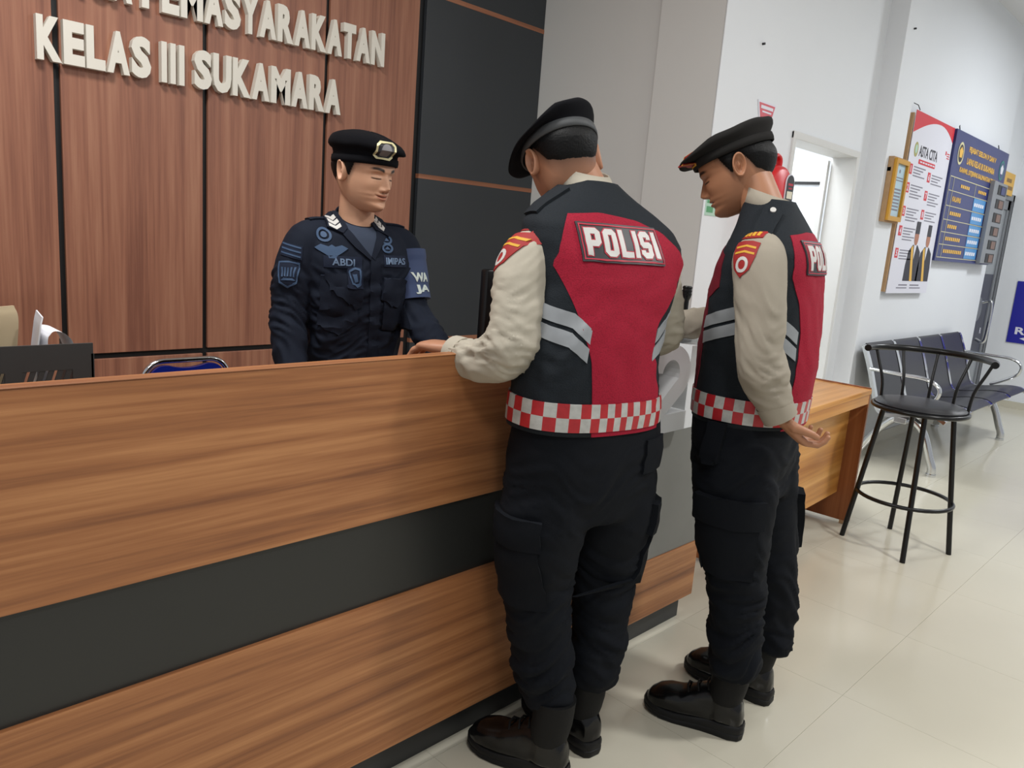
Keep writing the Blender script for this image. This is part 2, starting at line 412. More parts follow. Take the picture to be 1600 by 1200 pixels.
struct(G().box((3.9, 3.9, 0), (6.6, 4.0, HC)).box((6.6, 2.2, 0), (6.7, 4.0, HC)).box((3.70, 3.36, 0), (3.9, 4.0, HC)).obj('wall_side_room', WALLW))
# door frame and the white door leaf swung inward
dr = struct(bpy.data.objects.new('door_1', None)); COL.objects.link(dr); dr.location = (4.8, 2.12, 0)
fr = [G().box((4.325, 2.108, 0), (4.365, 2.272, 2.06), .003), G().box((5.25, 2.108, 0), (5.29, 2.272, 2.06), .003), G().box((4.325, 2.107, 2.02), (5.29, 2.273, 2.062), .003)]
for g in fr: g.obj('door_jamb', DOORF, dr)
G().box((5.215, 2.28, .02), (5.25, 3.12, .12)).box((5.215, 2.28, 1.86), (5.25, 3.12, 2.0)).box((5.215, 2.28, .12), (5.25, 2.315, 1.86)).box((5.215, 3.0, .12), (5.25, 3.12, 1.86)).obj('door_leaf_frame', DOORF, dr)
G().box((5.224, 2.315, .12), (5.241, 3.0, 1.86)).obj('door_leaf_panel', DOORW, dr)
G().box((5.213, 2.315, 1.846), (5.222, 3.0, 1.864)).obj('door_gasket', ALUD, dr)
# tinted door at the far end of the wall
d2 = struct(bpy.data.objects.new('door_2', None)); COL.objects.link(d2); d2.location = (8.85, 2.1, 0)
G().box((8.42, 2.085, 0), (9.28, 2.16, .06)).box((8.42, 2.085, 2.06), (9.28, 2.16, 2.12)).box((9.22, 2.085, 0), (9.28, 2.16, 2.12)).box((8.42, 2.085, 0), (8.47, 2.16, 2.12)).obj('door_frame', ALU, d2)
G().box((8.47, 2.10, .06), (9.22, 2.13, .16)).box((8.47, 2.10, 1.97), (9.22, 2.13, 2.06)).box((9.13, 2.10, .06), (9.205, 2.13, 2.06)).obj('door_stile', ALU, d2)
G().box((9.205, 2.099, .06), (9.22, 2.125, 2.06)).obj('door_gasket', ALUD, d2)
G().box((8.47, 2.112, .16), (9.13, 2.12, 1.97)).obj('door_pane', FROST, d2)
hd = spline([(8.86, 2.10, 1.05), (8.86, 2.03, 1.07), (8.86, 2.01, .99), (8.86, 2.01, .75), (8.86, 2.03, .66), (8.86, 2.10, .68)], 5)
G().tube(hd, .016, 10).obj('door_handle', CHROME, d2, 60)
dp = flat(rect2(8.50, .52, 9.12, 1.33), (0, 2.1115, 0), (1, 0, 0), (0, 0, 1), .002, 'door_poster', SIGNB2, d2)
flat(disc2(8.8, .98, .12), (0, 2.109, 0), (1, 0, 0), (0, 0, 1), .001, 'door_emblem', ALU, d2)
flat(fit(text2d('R', bold=.03), h=.06, cx=9.02, cy=.76), (0, 2.109, 0), (1, 0, 0), (0, 0, 1), .001, 'door_letter', SIGNW, d2)
# ------------------------------------------------------------------ raised letters on the wood wall
def lettering(s, x0, x1, z0, h, label):
    r = empty('wall_lettering', label, 'lettering', ((x0+x1)/2, YB, z0), 0, 'raised letters on the wood wall')
    adv = {'I': .42, ' ': .36, 'M': 1.22, 'A': 1.06, 'N': 1.04, 'K': 1.05, 'L': .86, 'E': .92, 'G': 1.06, 'S': .96, 'T': .92, 'Y': 1.0, 'P': .96, 'R': 1.04, 'U': 1.02, 'B': 1.02}
    tot = sum(adv[c] for c in s); u = (x1-x0)/tot; x = x0
    for c in s:
        w = adv[c]*u
        if c != ' ':
            vf = fit(text2d(c, bold=.055), w=w*(.60 if c == 'I' else .92), h=None); v, f = vf
            vf = ([(p[0], p[1]) for p in v], f); y0 = min(p[1] for p in v); y1 = max(p[1] for p in v)
            vf = ([(p[0]+x+w/2, (p[1]-y0)/(y1-y0)*h) for p in v], f)
            flat(vf, (0, YB-.019, z0), (1, 0, 0), (0, 0, 1), .03, 'letter', LETTER, r)
        x += w
    return r
lettering('KELAS III SUKAMARA', BX(.864), BX(2.112), BZ(1.852), .15*K, 'raised cream letters KELAS III SUKAMARA, lower row on wood wall')
lettering('LEMBAGA PEMASYARAKATAN', BX(.633), BX(2.345), BZ(2.107), .15*K, 'raised cream letters ending PEMASYARAKATAN, upper row cut by the photo top')
# ------------------------------------------------------------------ reception counter
YF = 1.368
ct = empty('reception_counter', 'long walnut reception counter with dark recessed band, officers standing at it', 'counter', (1.0, YF, 0))
XL, XR, XM = -1.1, 2.497, 1.86
G().box((XL, YF, .715), (XM, YF+.03, 1.090), .002).obj('upper_board', WOODC, ct)
G().box((XL, YF-.002, 1.090), (XM, YF+.032, 1.0925), .001).obj('top_edging', WOODC, ct)
G().box((XL, YF+.012, .50), (XM, YF+.03, .73)).obj('band_panel', BANDP, ct)
G().box((XL, YF, .10), (XM+.05, YF+.02, .508), .002).obj('lower_board', WOODC, ct)
G().box((XM+.05, YF, .10), (XR, YF+.02, .315), .002).obj('lower_board', WOODC, ct)
G().box((XM, YF+.006, .315), (XR, YF+.024, 1.045), .002).obj('front_panel', GREYP, ct)
G().box((XM, YF-.01, 1.045), (XR+.01, YF+.30, 1.085), .003).obj('end_top', mat('pale_grey_laminate', (150, 152, 152), .45, var=.1), ct)
G().box((XL, YF+.04, 0), (XR-.02, YF+.06, .10)).obj('kick_plate', mat('kick_dark', (44, 45, 46), .45), ct)
G().box((XR-.02, YF+.02, .10), (XR, YF+.29, 1.045), .002).obj('end_panel', WOODC, ct)
ik = empty('work_desk', 'low walnut work desk behind the reception counter, hidden by its front', 'desk', (.4, 1.7, 0))
G().box((XL, YF+.10, .74), (XM-.03, YF+.64, .765), .002).obj('desk_top', WOODC, ik)
for x in (XL, .4, XM-.05): G().box((x, YF+.12, 0), (x+.02, YF+.60, .74)).obj('side_panel', WOODC, ik)
# thick white numerals standing proud of the grey panel
def numeral(vf, label, y0, d):
    o = flat(vf, (0, y0, 0), (1, 0, 0), (0, 0, 1), d, 'numeral', WHITEP); tag(o, label, 'numeral', 'white numerals on the counter front'); return o
two = []
out = [(.0, .66)]
def two_outline():
    c = (.5, .68); o = []
    for i in range(0, 21):
        a = R(172-i*(172+42)/20); o.append((.5+.49*math.cos(a), 1.0-.33+.33*math.sin(a)))
    o += [(.40, .215), (1.0, .215), (1.0, 0), (-.02, 0), (-.02, .17), (.60, .56)]
    inn = []
    for i in range(0, 13):
        a = R(-35+i*(172+35)/12); inn.append((.5+.215*math.cos(a), .67+.165*math.sin(a)))
    return o[:21]+[(.46, .215), (1.0, .215), (1.0, 0), (-.02, 0), (-.02, .15), (.56, .53)]+inn[1:]
n2 = [(1.918+.222*p[0], .812+.276*p[1]) for p in two_outline()]
numeral(poly2(n2), 'thick white numeral 2 standing on the grey counter panel', YF+.005, .098)
numeral(rect2(2.178, .800, 2.262, 1.074), 'thick white numeral 1 right of the numeral 2, mostly behind the right policeman', YF+.005, .07)
mc = empty('flashlight', 'black ridged flashlight standing on counter end behind right policeman', 'flashlight', (2.475, 1.53, 1.085))
G().tube([(2.475, 1.53, 1.085), (2.475, 1.53, 1.2)], .011, 14).obj('barrel', STEELB, mc, 40)
G().tube([(2.475, 1.53, 1.19), (2.475, 1.53, 1.205), (2.475, 1.53, 1.24), (2.475, 1.53, 1.243)], [.011, .0165, .0165, .014], 16).obj('head', STEELB, mc, 40)
for z in (1.21, 1.222, 1.234): G().tube([(2.475, 1.53, z), (2.475, 1.53, z+.005)], .0178, 16).obj('grip_ring', LEATHD, mc, 40)
# monitor behind the left policeman
mo = empty('computer_monitor', 'black computer monitor behind the left policeman\'s sleeve', 'monitor', (1.80, 1.72, .765))
G().box((1.635, 1.70, .93), (2.02, 1.735, 1.27), .008).obj('screen_housing', STEELB, mo, 40)
G().box((1.765, 1.735, .775), (1.82, 1.755, 1.05)).obj('stand', STEELB, mo)
G().box((1.67, 1.67, .765), (1.825, 1.82, .778), .004).obj('base', STEELB, mo)
# file rack with papers
fk = empty('file_rack', 'dark grey metal file rack with slanted slots behind the counter', 'file rack', (.30, 1.84, .765))
FRM = mat('dark_grey_steel_sheet', (62, 64, 64), .45, .2)
G().box((.0, 1.80, 1.028), (.566, 1.806, 1.083)).obj('top_band', FRM, fk)
for x0, x1 in ((.0, .06), (.165, .265), (.40, .43), (.525, .566)): G().box((x0, 1.80, .80), (x1, 1.806, 1.028)).obj('upright', FRM, fk)
for a, b in ((.06, .165), (.265, .40), (.43, .525)):
    G().box((a-.005, 1.8005, .80), (b+.005, 1.8055, .945)).obj('lower_sheet', FRM, fk)
    for k in range(int((b-a+.02)/.017)+1):
        x = a-.028+.017*k
        G().prism([(x, .944), (x+.0105, .944), (x+.0385, 1.03), (x+.028, 1.03)], 1.801, 1.805).obj('slat', FRM, fk)
G().box((.562, 1.80, .765), (.568, 2.02, 1.06)).obj('side_sheet', FRM, fk)
G().box((.246, 1.806, .765), (.25, 2.02, 1.04)).obj('divider', FRM, fk)
G().box((.0, 1.80, .765), (.566, 2.02, .772)).obj('base_sheet', FRM, fk)
def sheet(name, label, cat, pts, w, m, grp):
    g = G(); top = spline(pts, 6); r1 = []; 
    rings = []
    for p in top: rings.append([(p.x, p.y, p.z), (p.x+w[0], p.y+w[1], p.z), (p.x+w[0]+.002, p.y+w[1]-.003, p.z), (p.x+.002, p.y-.003, p.z)])
    return tag(g.loft(rings).obj(name, m, None, 40), label, cat, grp)
PAPW = mat('white_paper', (226, 226, 230), .6); FOLD = mat('manila_folder', (186, 168, 136), .7)
sheet('paper_sheet', 'narrow white paper sticking up straight in the file rack', 'paper', [(.462, 1.84, .775), (.464, 1.84, 1.0), (.474, 1.84, 1.10), (.482, 1.845, 1.135)], (.020, .12), PAPW, 'papers in the file rack')
sheet('paper_sheet', 'curled white paper bending over to the right in the file rack', 'paper', [(.488, 1.85, .775), (.489, 1.85, 1.05), (.496, 1.85, 1.098), (.516, 1.85, 1.102), (.535, 1.85, 1.086), (.545, 1.85, 1.06)], (.003, .10), PAPW, 'papers in the file rack')
sheet('paper_folder', 'tan worn paper folder standing in the file rack at the left edge', 'folder', [(.385, 1.86, .775), (.388, 1.86, 1.0), (.397, 1.86, 1.12), (.39, 1.86, 1.155)], (.05, .03), FOLD, 'papers in the file rack')
sheet('paper_folder', 'second tan folder with white edge beside the left folder', 'folder', [(.36, 1.85, .775), (.37, 1.85, 1.0), (.386, 1.85, 1.10), (.38, 1.85, 1.15)], (.035, .06), FOLD, 'papers in the file rack')
# blue chair
ch = empty('folding_chair', 'folding chair with blue plastic back and chrome rim behind counter', 'chair', (1.24, 2.75, 0))
def rrect(x0, x1, z0, z1, r, n=6):
    out = []
    for cx, cz, a in ((x1-r, z1-r, 0), (x0+r, z1-r, 90), (x0+r, z0+r, 180), (x1-r, z0+r, 270)):
        out += [(cx+r*math.cos(R(a+90*i/n)), cz+r*math.sin(R(a+90*i/n))) for i in range(n+1)]
    return out
cx0, cx1, cz1, cy = 1.076, 1.402, .816, 2.9
bo = rrect(cx0+.02, cx1-.02, .52, cz1-.016, .055)
notch = []
for p in bo:
    x = (p[0]-(cx0+cx1)/2)/.10
    notch.append((p[0], p[1]))
top = [(cx1-.02-.055-i*(cx1-cx0-.15)/10, cz1-.016-.013*max(0, 1-((i-5)/4.2)**2)) for i in range(11)]
k = 7
shape = bo[:k]+top[1:-1]+bo[k:]
G().prism(shape, cy-.014, cy+.010).obj('backrest', BLUEPL, ch, 40)
rim = [Vector((p[0], cy, p[1])) for p in rrect(cx0, cx1, .30, cz1, .075, 8)]
rim = rim[:18]
G().tube([(cx1, cy+.02, .02)]+rim+[(cx0, cy+.02, .02)], .0105, 10).obj('frame_tube', CHROME, ch, 60)
G().box((cx0+.02, cy-.40, .43), (cx1-.02, cy-.02, .46), .012).obj('seat', BLUEPL, ch, 40)
for x in (cx0+.012, cx1-.012): G().tube([(x, cy-.02, .44), (x, cy-.36, .43), (x, cy-.40, .01)], .010, 10).obj('leg', CHROME, ch, 60)
# ------------------------------------------------------------------ desk
ds = empty('wooden_desk', 'yellow teak desk with recessed modesty panel beside the bar stool', 'desk', (4.125, 1.395, 0), R(3))
DL, DD, DH = 1.12, .42, .735
G().box((-DL, 0, DH-.026), (0, DD, DH), .003).obj('desk_top', DESKW, ds, False, True)
G().box((-.012, .004, DH), (0, DD, DH+.007)).box((-DL, DD-.012, DH), (-.012, DD, DH+.007)).obj('edge_strip', STRIPW, ds, False, True)
G().box((-DL+.02, .003, DH-.075), (-.022, .022, DH-.026)).obj('apron', DESKW, ds, False, True)
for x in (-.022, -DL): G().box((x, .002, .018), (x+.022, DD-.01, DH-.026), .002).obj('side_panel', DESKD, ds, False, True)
G().box((-DL+.022, .085, .165), (-.022, .10, DH-.026)).obj('modesty_panel', DESKW, ds, False, True)
for x in (-.026, -DL+.004):
    for y in (.02, DD-.05): G().box((x, y, 0), (x+.026, y+.03, .02), .003).obj('foot', RAWW, ds, False, True)
# ------------------------------------------------------------------ bar stool
st = empty('bar_stool', 'black steel bar stool with round vinyl seat and curved back rail', 'stool', (4.04, 1.135, 0), R(-65+90))
SR = .205
g = G(); g.loft([[(r*math.cos(2*math.pi*i/40), r*math.sin(2*math.pi*i/40), z) for i in range(40)] for r, z in ((.185, .70), (SR-.005, .706), (SR-.002, .716), (SR-.012, .726), (.15, .734), (.08, .738), (.02, .739))]); g.obj('seat', VINYLB, st, 50, True)
def torus(R0, r, z, n=40, m=10):
    return G().loft([[((R0+r*math.cos(2*math.pi*j/m))*math.cos(2*math.pi*i/n), (R0+r*math.cos(2*math.pi*j/m))*math.sin(2*math.pi*i/n), z+r*math.sin(2*math.pi*j/m)) for j in range(m)] for i in range(n)], False, True)
torus(.208, .011, .700).obj('seat_ring', STEELB, st, True, True)
leg_px = [(3.93, 1.358), (4.26, 1.236), (3.82, 1.028), (4.14, .917)]
Mi = parent_mat(st).inverted()
for x, y in leg_px:
    p = Mi @ Vector((x, y, 0)); t = Vector((p.x*.62, p.y*.62, .70))
    G().tube([t, p], .0125, 12).obj('leg', STEELB, st, 40, True)
torus(.215, .0095, .255).obj('foot_ring', STEELB, st, True, True)
ca = R(8)-R(25)
def BP(a, r, z): return (r*math.cos(a), r*math.sin(a), z)
rail = [BP(ca+R(-92+184*i/24), .285-.012*abs(i-12)/12, .957) for i in range(25)]
G().tube(rail, .0165, 14).obj('back_rail', STEELB, st, 60, True)
for k in range(5):
    a = ca+R(-66+33*k)
    G().tube(spline([BP(a, .212, .70), BP(a, .222, .80), BP(a, .262, .90), BP(a, .282, .95)], 4), .0078, 10).obj('spindle', STEELB, st, 60, True)
# ------------------------------------------------------------------ waiting bench
bn = empty('waiting_bench', 'four-seat dark metal waiting bench with chrome arms against far wall', 'bench', (6.55, 1.75, 0))
prof = [(1.37, .405), (1.42, .428), (1.52, .425), (1.66, .395), (1.75, .385), (1.80, .42), (1.84, .53), (1.89, .68), (1.94, .80), (1.955, .82)]
X0, PW = 5.47, .548
def shell(x0, x1, pts, t):
    P_ = [Vector((0, p[0], p[1])) for p in pts]; up = []; dn = []
    for i, p in enumerate(P_):
        d = (P_[min(i+1, len(P_)-1)]-P_[max(i-1, 0)]).normalized(); n = Vector((0, -d.z, d.y)); up.append(p+n*t); dn.append(p-n*t)
    sec = up+dn[::-1]
    return G().loft([[(x, p.y, p.z) for p in sec] for x in (x0, x1)])
sp = [(p[1], p[2]) for p in spline([(0, a, b) for a, b in prof], 4)]
for k in range(4):
    shell(X0+PW*k+.03, X0+PW*(k+1)-.03, sp, .004).obj('seat_shell', SEATM, bn, 30)
for k in range(5):
    x = X0+PW*k
    shell(x-.022, x+.022, [(a, b-.012) for a, b in sp], .012).obj('rib', CHROME, bn, 40)
G().box((X0-.02, 1.60, .335), (X0+4*PW+.02, 1.68, .375), .004).obj('beam', CHROME, bn)
for x in (X0+.12, X0+4*PW-.28):
    g = G(); g.tube(spline([(x, 1.70, .36), (x, 1.60, .345), (x, 1.52, .27), (x, 1.46, .12), (x, 1.435, .06), (x, 1.432, .015)], 5), [(.028, .02)]*26, 10)
    g.tube(spline([(x, 1.60, .36), (x, 1.70, .345), (x, 1.80, .25), (x, 1.90, .09), (x, 1.93, .015)], 5), [(.026, .02)]*21, 10)
    lg = g.obj('leg_frame', CHROME, bn, 50)
    for y in (1.432, 1.93): G().tube([(x, y, 0), (x, y, .016)], .032, 16).obj('foot_pad', CHROME, lg, 40)
for x in (X0-.01, X0+4*PW+.01):
    G().tube(spline([(x, 1.88, .66), (x, 1.70, .655), (x, 1.52, .65), (x, 1.44, .60), (x, 1.46, .52), (x, 1.56, .45), (x, 1.64, .41)], 6), [(.013, .024)]*37, 10).obj('armrest', CHROME, bn, 60)
# ------------------------------------------------------------------ things on the walls
def prints(root, lst):
    for vf, o, th, nm, m in lst:
        ob = flat(vf, o, (1, 0, 0), (0, 0, 1), th, nm, m, root)
        if nm in ('text_lines', 'caption_lines', 'label_lines', 'certificate_print', 'gilt_rules', 'row_text', 'name_text', 'column_heading'): ob['kind'] = 'stuff'
# triangular fire sign
yw = 2.119
fs = empty('fire_sign', 'red and white inverted triangle fire extinguisher sign above beret', 'sign', (3.99, yw, 2.07))
prints(fs, [(poly2([(3.885, 2.155), (4.09, 2.155), (4.018, 1.955), (3.96, 1.955)]), (0, yw, 0), .003, 'sign_plate', SIGNW),
            (poly2([(3.90, 2.145), (4.075, 2.145), (4.01, 1.962), (3.968, 1.962)]), (0, yw-.003, 0), .001, 'red_field', mat('faded_red_print', (206, 84, 96), .5)),
            (rect2(3.922, 2.118, 4.055, 2.134), (0, yw-.004, 0), .001, 'text_line', SIGNW), (rect2(3.94, 2.10, 4.04, 2.108), (0, yw-.004, 0), .001, 'text_line', SIGNW),
            (join2(rrect(3.965, 4.005, 1.985, 2.055, .01) and poly2(rrect(3.965, 4.005, 1.985, 2.055, .012)), rect2(3.978, 2.055, 3.992, 2.075), rect2(3.992, 2.062, 4.02, 2.07), rect2(4.014, 2.01, 4.022, 2.065)), (0, yw-.004, 0), .001, 'extinguisher_pictogram', SIGNW)])
# red fire-extinguisher case
ap = empty('extinguisher_case', 'glossy red oval fire extinguisher case hung beside the doorway', 'extinguisher', (4.04, 2.05, 1.55))
g = G(); rr = rrect(3.905, 4.175, 1.42, 1.84, .125, 8)
rings = []
for y, s_ in ((2.118, .93), (2.105, 1.0), (2.03, 1.0), (2.005, .95), (1.992, .84)):
    rings.append([(4.04+(p[0]-4.04)*s_, y, 1.63+(p[1]-1.63)*(1-(1-s_)*.75)) for p in rr])
g.loft(rings).obj('case', APARR, ap, 50)
flat(poly2(rrect(4.062, 4.156, 1.52, 1.80, .045)), (0, 1.991, 0), (1, 0, 0), (0, 0, 1), .006, 'label_rim', SIGNW, ap)
flat(poly2(rrect(4.068, 4.150, 1.526, 1.794, .041)), (0, 1.985, 0), (1, 0, 0), (0, 0, 1), .002, 'label_plate', RUBK, ap)
prints(ap, [(rect2(4.078, 1.672, 4.140, 1.71), (0, 1.983, 0), .001, 'label_panel', mat('cream_label', (222, 216, 196), .5)),
            (join2(rect2(4.082, 1.74, 4.136, 1.752), rect2(4.09, 1.722, 4.13, 1.73)), (0, 1.983, 0), .001, 'label_text', REDTR),
            (join2(*[rect2(4.078, 1.55+.017*i, 4.14, 1.557+.017*i) for i in range(7)]), (0, 1.983, 0), .001, 'label_lines', PRINTG)])
G().tube(spline([(4.0, 2.05, 1.83), (4.005, 2.05, 1.875), (4.04, 2.05, 1.892), (4.075, 2.05, 1.875), (4.08, 2.05, 1.83)], 5), [(.011, .018)]*21, 10).obj('handle', APARR, ap, 60)
gs = empty('safety_sign', 'small green and white sign on the wall near the policeman\'s chin', 'sign', (3.56, yw, 1.585))
prints(gs, [(rect2(3.50, 1.54, 3.62, 1.63), (0, yw, 0), .003, 'sign_plate', mat('pale_green_print', (176, 208, 190), .5)), (join2(rect2(3.51, 1.60, 3.61, 1.615), rect2(3.51, 1.555, 3.57, 1.585)), (0, yw-.003, 0), .001, 'print', mat('green_print', (86, 156, 110), .5))])
# gilt frame on the pillar
gf = empty('certificate_frame', 'narrow gilt frame with pale certificate hung on the white pillar', 'picture', (5.62, 1.96, 1.85))
yf = 1.965
for vf in (rect2(5.50, 2.02, 5.745, 2.05), rect2(5.50, 1.65, 5.745, 1.68), rect2(5.50, 1.68, 5.53, 2.02), rect2(5.715, 1.68, 5.745, 2.02)):
    flat(vf, (0, yf, 0), (1, 0, 0), (0, 0, 1), .02, 'frame_bar', GOLDF, gf)
prints(gf, [(rect2(5.49, 1.64, 5.755, 2.06), (0, 1.998, 0), .033, 'backing', RAWW), (rect2(5.53, 1.68, 5.715, 2.02), (0, yf, 0), .003, 'certificate', PAPERB),
            (join2(rect2(5.55, 1.93, 5.70, 1.937), rect2(5.55, 1.912, 5.70, 1.919), *[rect2(5.565, 1.72+.022*i, 5.69, 1.731+.022*i) for i in range(7)], disc2(5.625, 1.975, .012)), (0, yf-.003, 0), .001, 'certificate_print', PRINTG)])
G().box((5.49, 1.975, 1.965), (5.515, 1.999, 1.99)).obj('hanger', ALUD, gf)
# portrait poster
yp = 1.985
po = empty('hanging_poster', 'tall white poster headed ASTA CITA with two men in dark suits', 'poster', (6.23, yp, 1.78))
prints(po, [(poly2([(5.80, 1.16), (6.67, 1.16), (6.665, 2.40), (5.80, 2.40)]), (0, yp, 0), .004, 'sheet', SIGNW)])
cv = [(5.80+.865*i/14, 2.30-.25*((i/14)-.62)**2*1.3+.035) for i in range(15)]
arch = [(5.80, 2.255)]+[(5.80+.865*i/14, 2.255+.12*math.sin(min(1, i/9)*math.pi/2)-.085*max(0, (i-9)/5)**2) for i in range(1, 15)]
q = yp-.004
def sq(x, z, s): return rect2(x-s, z-s*1.15, x+s, z+s*1.15)
nums = [('1', 5.87, 2.02), ('2', 5.87, 1.895), ('3', 5.87, 1.735), ('4', 5.87, 1.60), ('5', 5.87, 1.445), ('6', 6.27, 2.0), ('7', 6.27, 1.87), ('8', 6.27, 1.735)]
blk = []
for n_, x, z in nums:
    rows = 5 if n_ in '2347' else 4
    for i in range(rows): blk.append(rect2(x+.06, z+.018-.02*i, x+.06+.26*(.95-.18*((i*7+int(n_)*3) % 3)), z+.026-.02*i))
prints(po, [(poly2(arch+[(6.665, 2.40), (5.80, 2.40)]), (0, q, 0), .001, 'red_banner', SIGNR),
            (fit(text2d('ASTA CITA', bold=.02), w=.40, h=.075, cx=6.18, cy=2.155), (0, q, 0), .001, 'heading', PRINTD),
            (poly2(rrect(6.0, 6.36, 2.068, 2.10, .008)), (0, q, 0), .001, 'heading_bar', SIGNR),
            (join2(*[rect2(6.03+.055*i, 2.079, 6.072+.055*i, 2.089) for i in range(6)]), (0, q-.001, 0), .0008, 'heading_bar_text', SIGNW),
            (disc2(5.915, 2.155, .04, .05), (0, q, 0), .001, 'emblem', mat('olive_gold_print', (166, 160, 96), .5)),
            (disc2(5.915, 2.158, .022, .03), (0, q-.001, 0), .0008, 'emblem_centre', mat('pale_green_print', (176, 208, 190), .5)),
            (join2(*blk), (0, q, 0), .001, 'text_lines', PRINTG),
            (join2(sq(6.56, 2.205, .012), *[rect2(6.585, 2.20-.016*i, 6.645, 2.207-.016*i) for i in range(3)]), (0, q, 0), .001, 'corner_mark', SIGNR),
            (join2(rect2(6.02, 1.215, 6.20, 1.225), rect2(5.98, 1.195, 6.20, 1.203), rect2(6.26, 1.215, 6.46, 1.225), rect2(6.26, 1.195, 6.50, 1.203)), (0, q, 0), .001, 'caption_lines', PRINTG)])
for n_, x, z in nums:
    s_ = flat(sq(x, z, .03), (0, q, 0), (1, 0, 0), (0, 0, 1), .001, 'number_square', SIGNR, po)
    flat(fit(text2d(n_, bold=.03), h=.045, cx=x, cy=z), (0, q-.001, 0), (1, 0, 0), (0, 0, 1), .0008, 'number', SIGNW, s_)
def man(cx, s, z0):
    h = lambda p: [(cx+s*x, z0+s*z) for x, z in p]
    suit = h([(-.19, 0), (.19, 0), (.185, .14), (.155, .27), (.06, .33), (-.06, .33), (-.155, .27), (-.185, .14)])
    prints(po, [(poly2(suit), (0, q, 0), .001, 'suit_print', PRINTD), (poly2(h([(-.035, .33), (.035, .33), (.0, .20)])), (0, q-.001, 0), .0008, 'shirt_print', SIGNW),
                (poly2(h([(-.10, .30), (-.055, .325), (.055, .0), (-.01, .0)])), (0, q-.001, 0), .0008, 'sash_print', SIGNY),
                (disc2(cx, z0+s*.40, s*.055, s*.075), (0, q-.001, 0), .0008, 'face_print', mat('printed_skin', (172, 116, 92), .5)),
                (poly2(h([(-.055, .43), (.055, .43), (.05, .54), (-.05, .54)])), (0, q-.002, 0), .0008, 'cap_print', PRINTD)])
man(6.235, .80, 1.25); man(6.50, .78, 1.25)
G().box((5.782, 1.988, 1.17), (5.80, 2.019, 2.38)).obj('wood_batten', RAWW, po)
for x in (5.83,): G().tube([(x, 1.97, 2.40), (x-.02, 1.98, 2.43), (x-.05, 2.0, 2.44)], .003, 6).obj('hook', ALUD, po)
# navy staff board
bd = empty('staff_board', 'navy noticeboard with gilt text rows and light blue name cells', 'noticeboard', (7.45, yp, 1.92))
prints(bd, [(rect2(6.675, 1.415, 8.235, 2.40), (0, 2.019, 0), .055, 'board', SIGNB)])
q = 1.963
rows = [1.955, 1.84, 1.735, 1.64, 1.545, 1.445]
lines = [rect2(6.70, 2.055, 8.2, 2.061)]+[rect2(6.70, z-.003, 7.92, z+.002) for z in rows]+[rect2(6.80, 1.445, 6.806, 2.055), rect2(7.40, 1.955, 7.406, 2.055), rect2(6.70, 1.445, 6.705, 2.055)]
prints(bd, [(join2(*lines), (0, q, 0), .001, 'gilt_rules', GOLD),
            (fit(text2d('PEJABAT ESELON IV DAN V', bold=.03), w=.80, h=.055, cx=7.45, cy=2.29), (0, q, 0), .001, 'heading', SIGNY),
            (fit(text2d('LAPAS KELAS III SUKAMARA', bold=.03), w=.82, h=.05, cx=7.45, cy=2.205), (0, q, 0), .001, 'heading', SIGNY),
            (fit(text2d('KANWIL DITJENPAS KALIMANTAN TENGAH', bold=.03), w=1.12, h=.05, cx=7.45, cy=2.12), (0, q, 0), .001, 'heading', SIGNY)])
for cx_, cz_, nm in ((6.85, 2.24, 0), (8.08, 2.24, 1)):
    prints(bd, [(disc2(cx_, cz_, .075, .085), (0, q, 0), .001, 'emblem', GOLD if nm == 0 else mat('emblem_green', (46, 128, 120), .5)), (disc2(cx_, cz_, .058, .066), (0, q-.001, 0), .0008, 'emblem_field', PRINTD if nm == 0 else SIGNB), (poly2([(cx_-.03, cz_-.03), (cx_+.03, cz_-.03), (cx_+.045, cz_+.02), (cx_, cz_+.05), (cx_-.045, cz_+.02)]), (0, q-.002, 0), .0008, 'emblem_shape', SIGNY if nm == 0 else SIGNW)])
for k in range(5):
    z = (rows[k]+rows[k+1])/2
    prints(bd, [(rect2(7.415, rows[k+1]+.006, 7.77, rows[k]-.006), (0, q, 0), .0015, 'name_cell', SIGNL),
                (join2(*[rect2(7.44+.06*i, z-.014, 7.485+.06*i, z+.014) for i in range(5)]), (0, q-.0015, 0), .001, 'name_text', SIGNW),
                (fit(text2d('KALAPAS', bold=.03), w=.22, h=.04, cx=6.95, cy=z) if k == 0 else join2(*[rect2(6.84+.05*i, z-.014, 6.875+.05*i, z+.014) for i in range((6, 5, 8, 10)[k-1])]), (0, q, 0), .001, 'row_text', SIGNY)])
prints(bd, [(join2(*[rect2(7.0+.05*i, 1.995, 7.035+.05*i, 2.02) for i in range(5)], *[rect2(7.50+.05*i, 1.995, 7.535+.05*i, 2.02) for i in range(5)]), (0, q, 0), .001, 'column_heading', SIGNY)])
cp = G().box((7.80, 1.925, 1.425), (8.235, 1.963, 2.13), .004).obj('photo_holder', ALU, bd)
for k in range(6):
    z = 2.07-.118*k
    G().box((7.93, 1.921, z-.045), (8.19, 1.926, z+.035)).obj('slot', ALUD, cp)
    G().box((8.02, 1.918, z-.04), (8.15, 1.922, z+.025)).obj('photo_card', mat('card_brown', (122, 96, 86), .5) if k else SIGNB, cp)
for x in (6.75, 7.9): G().tube([(x, 1.97, 2.40), (x+.01, 1.98, 2.43), (x+.05, 1.99, 2.44)], .004, 6).obj('hook', ALUD, bd)
ys = empty('yellow_door_sign', 'small yellow plate hanging above the grey tinted door', 'sign', (8.85, 2.06, 2.19))
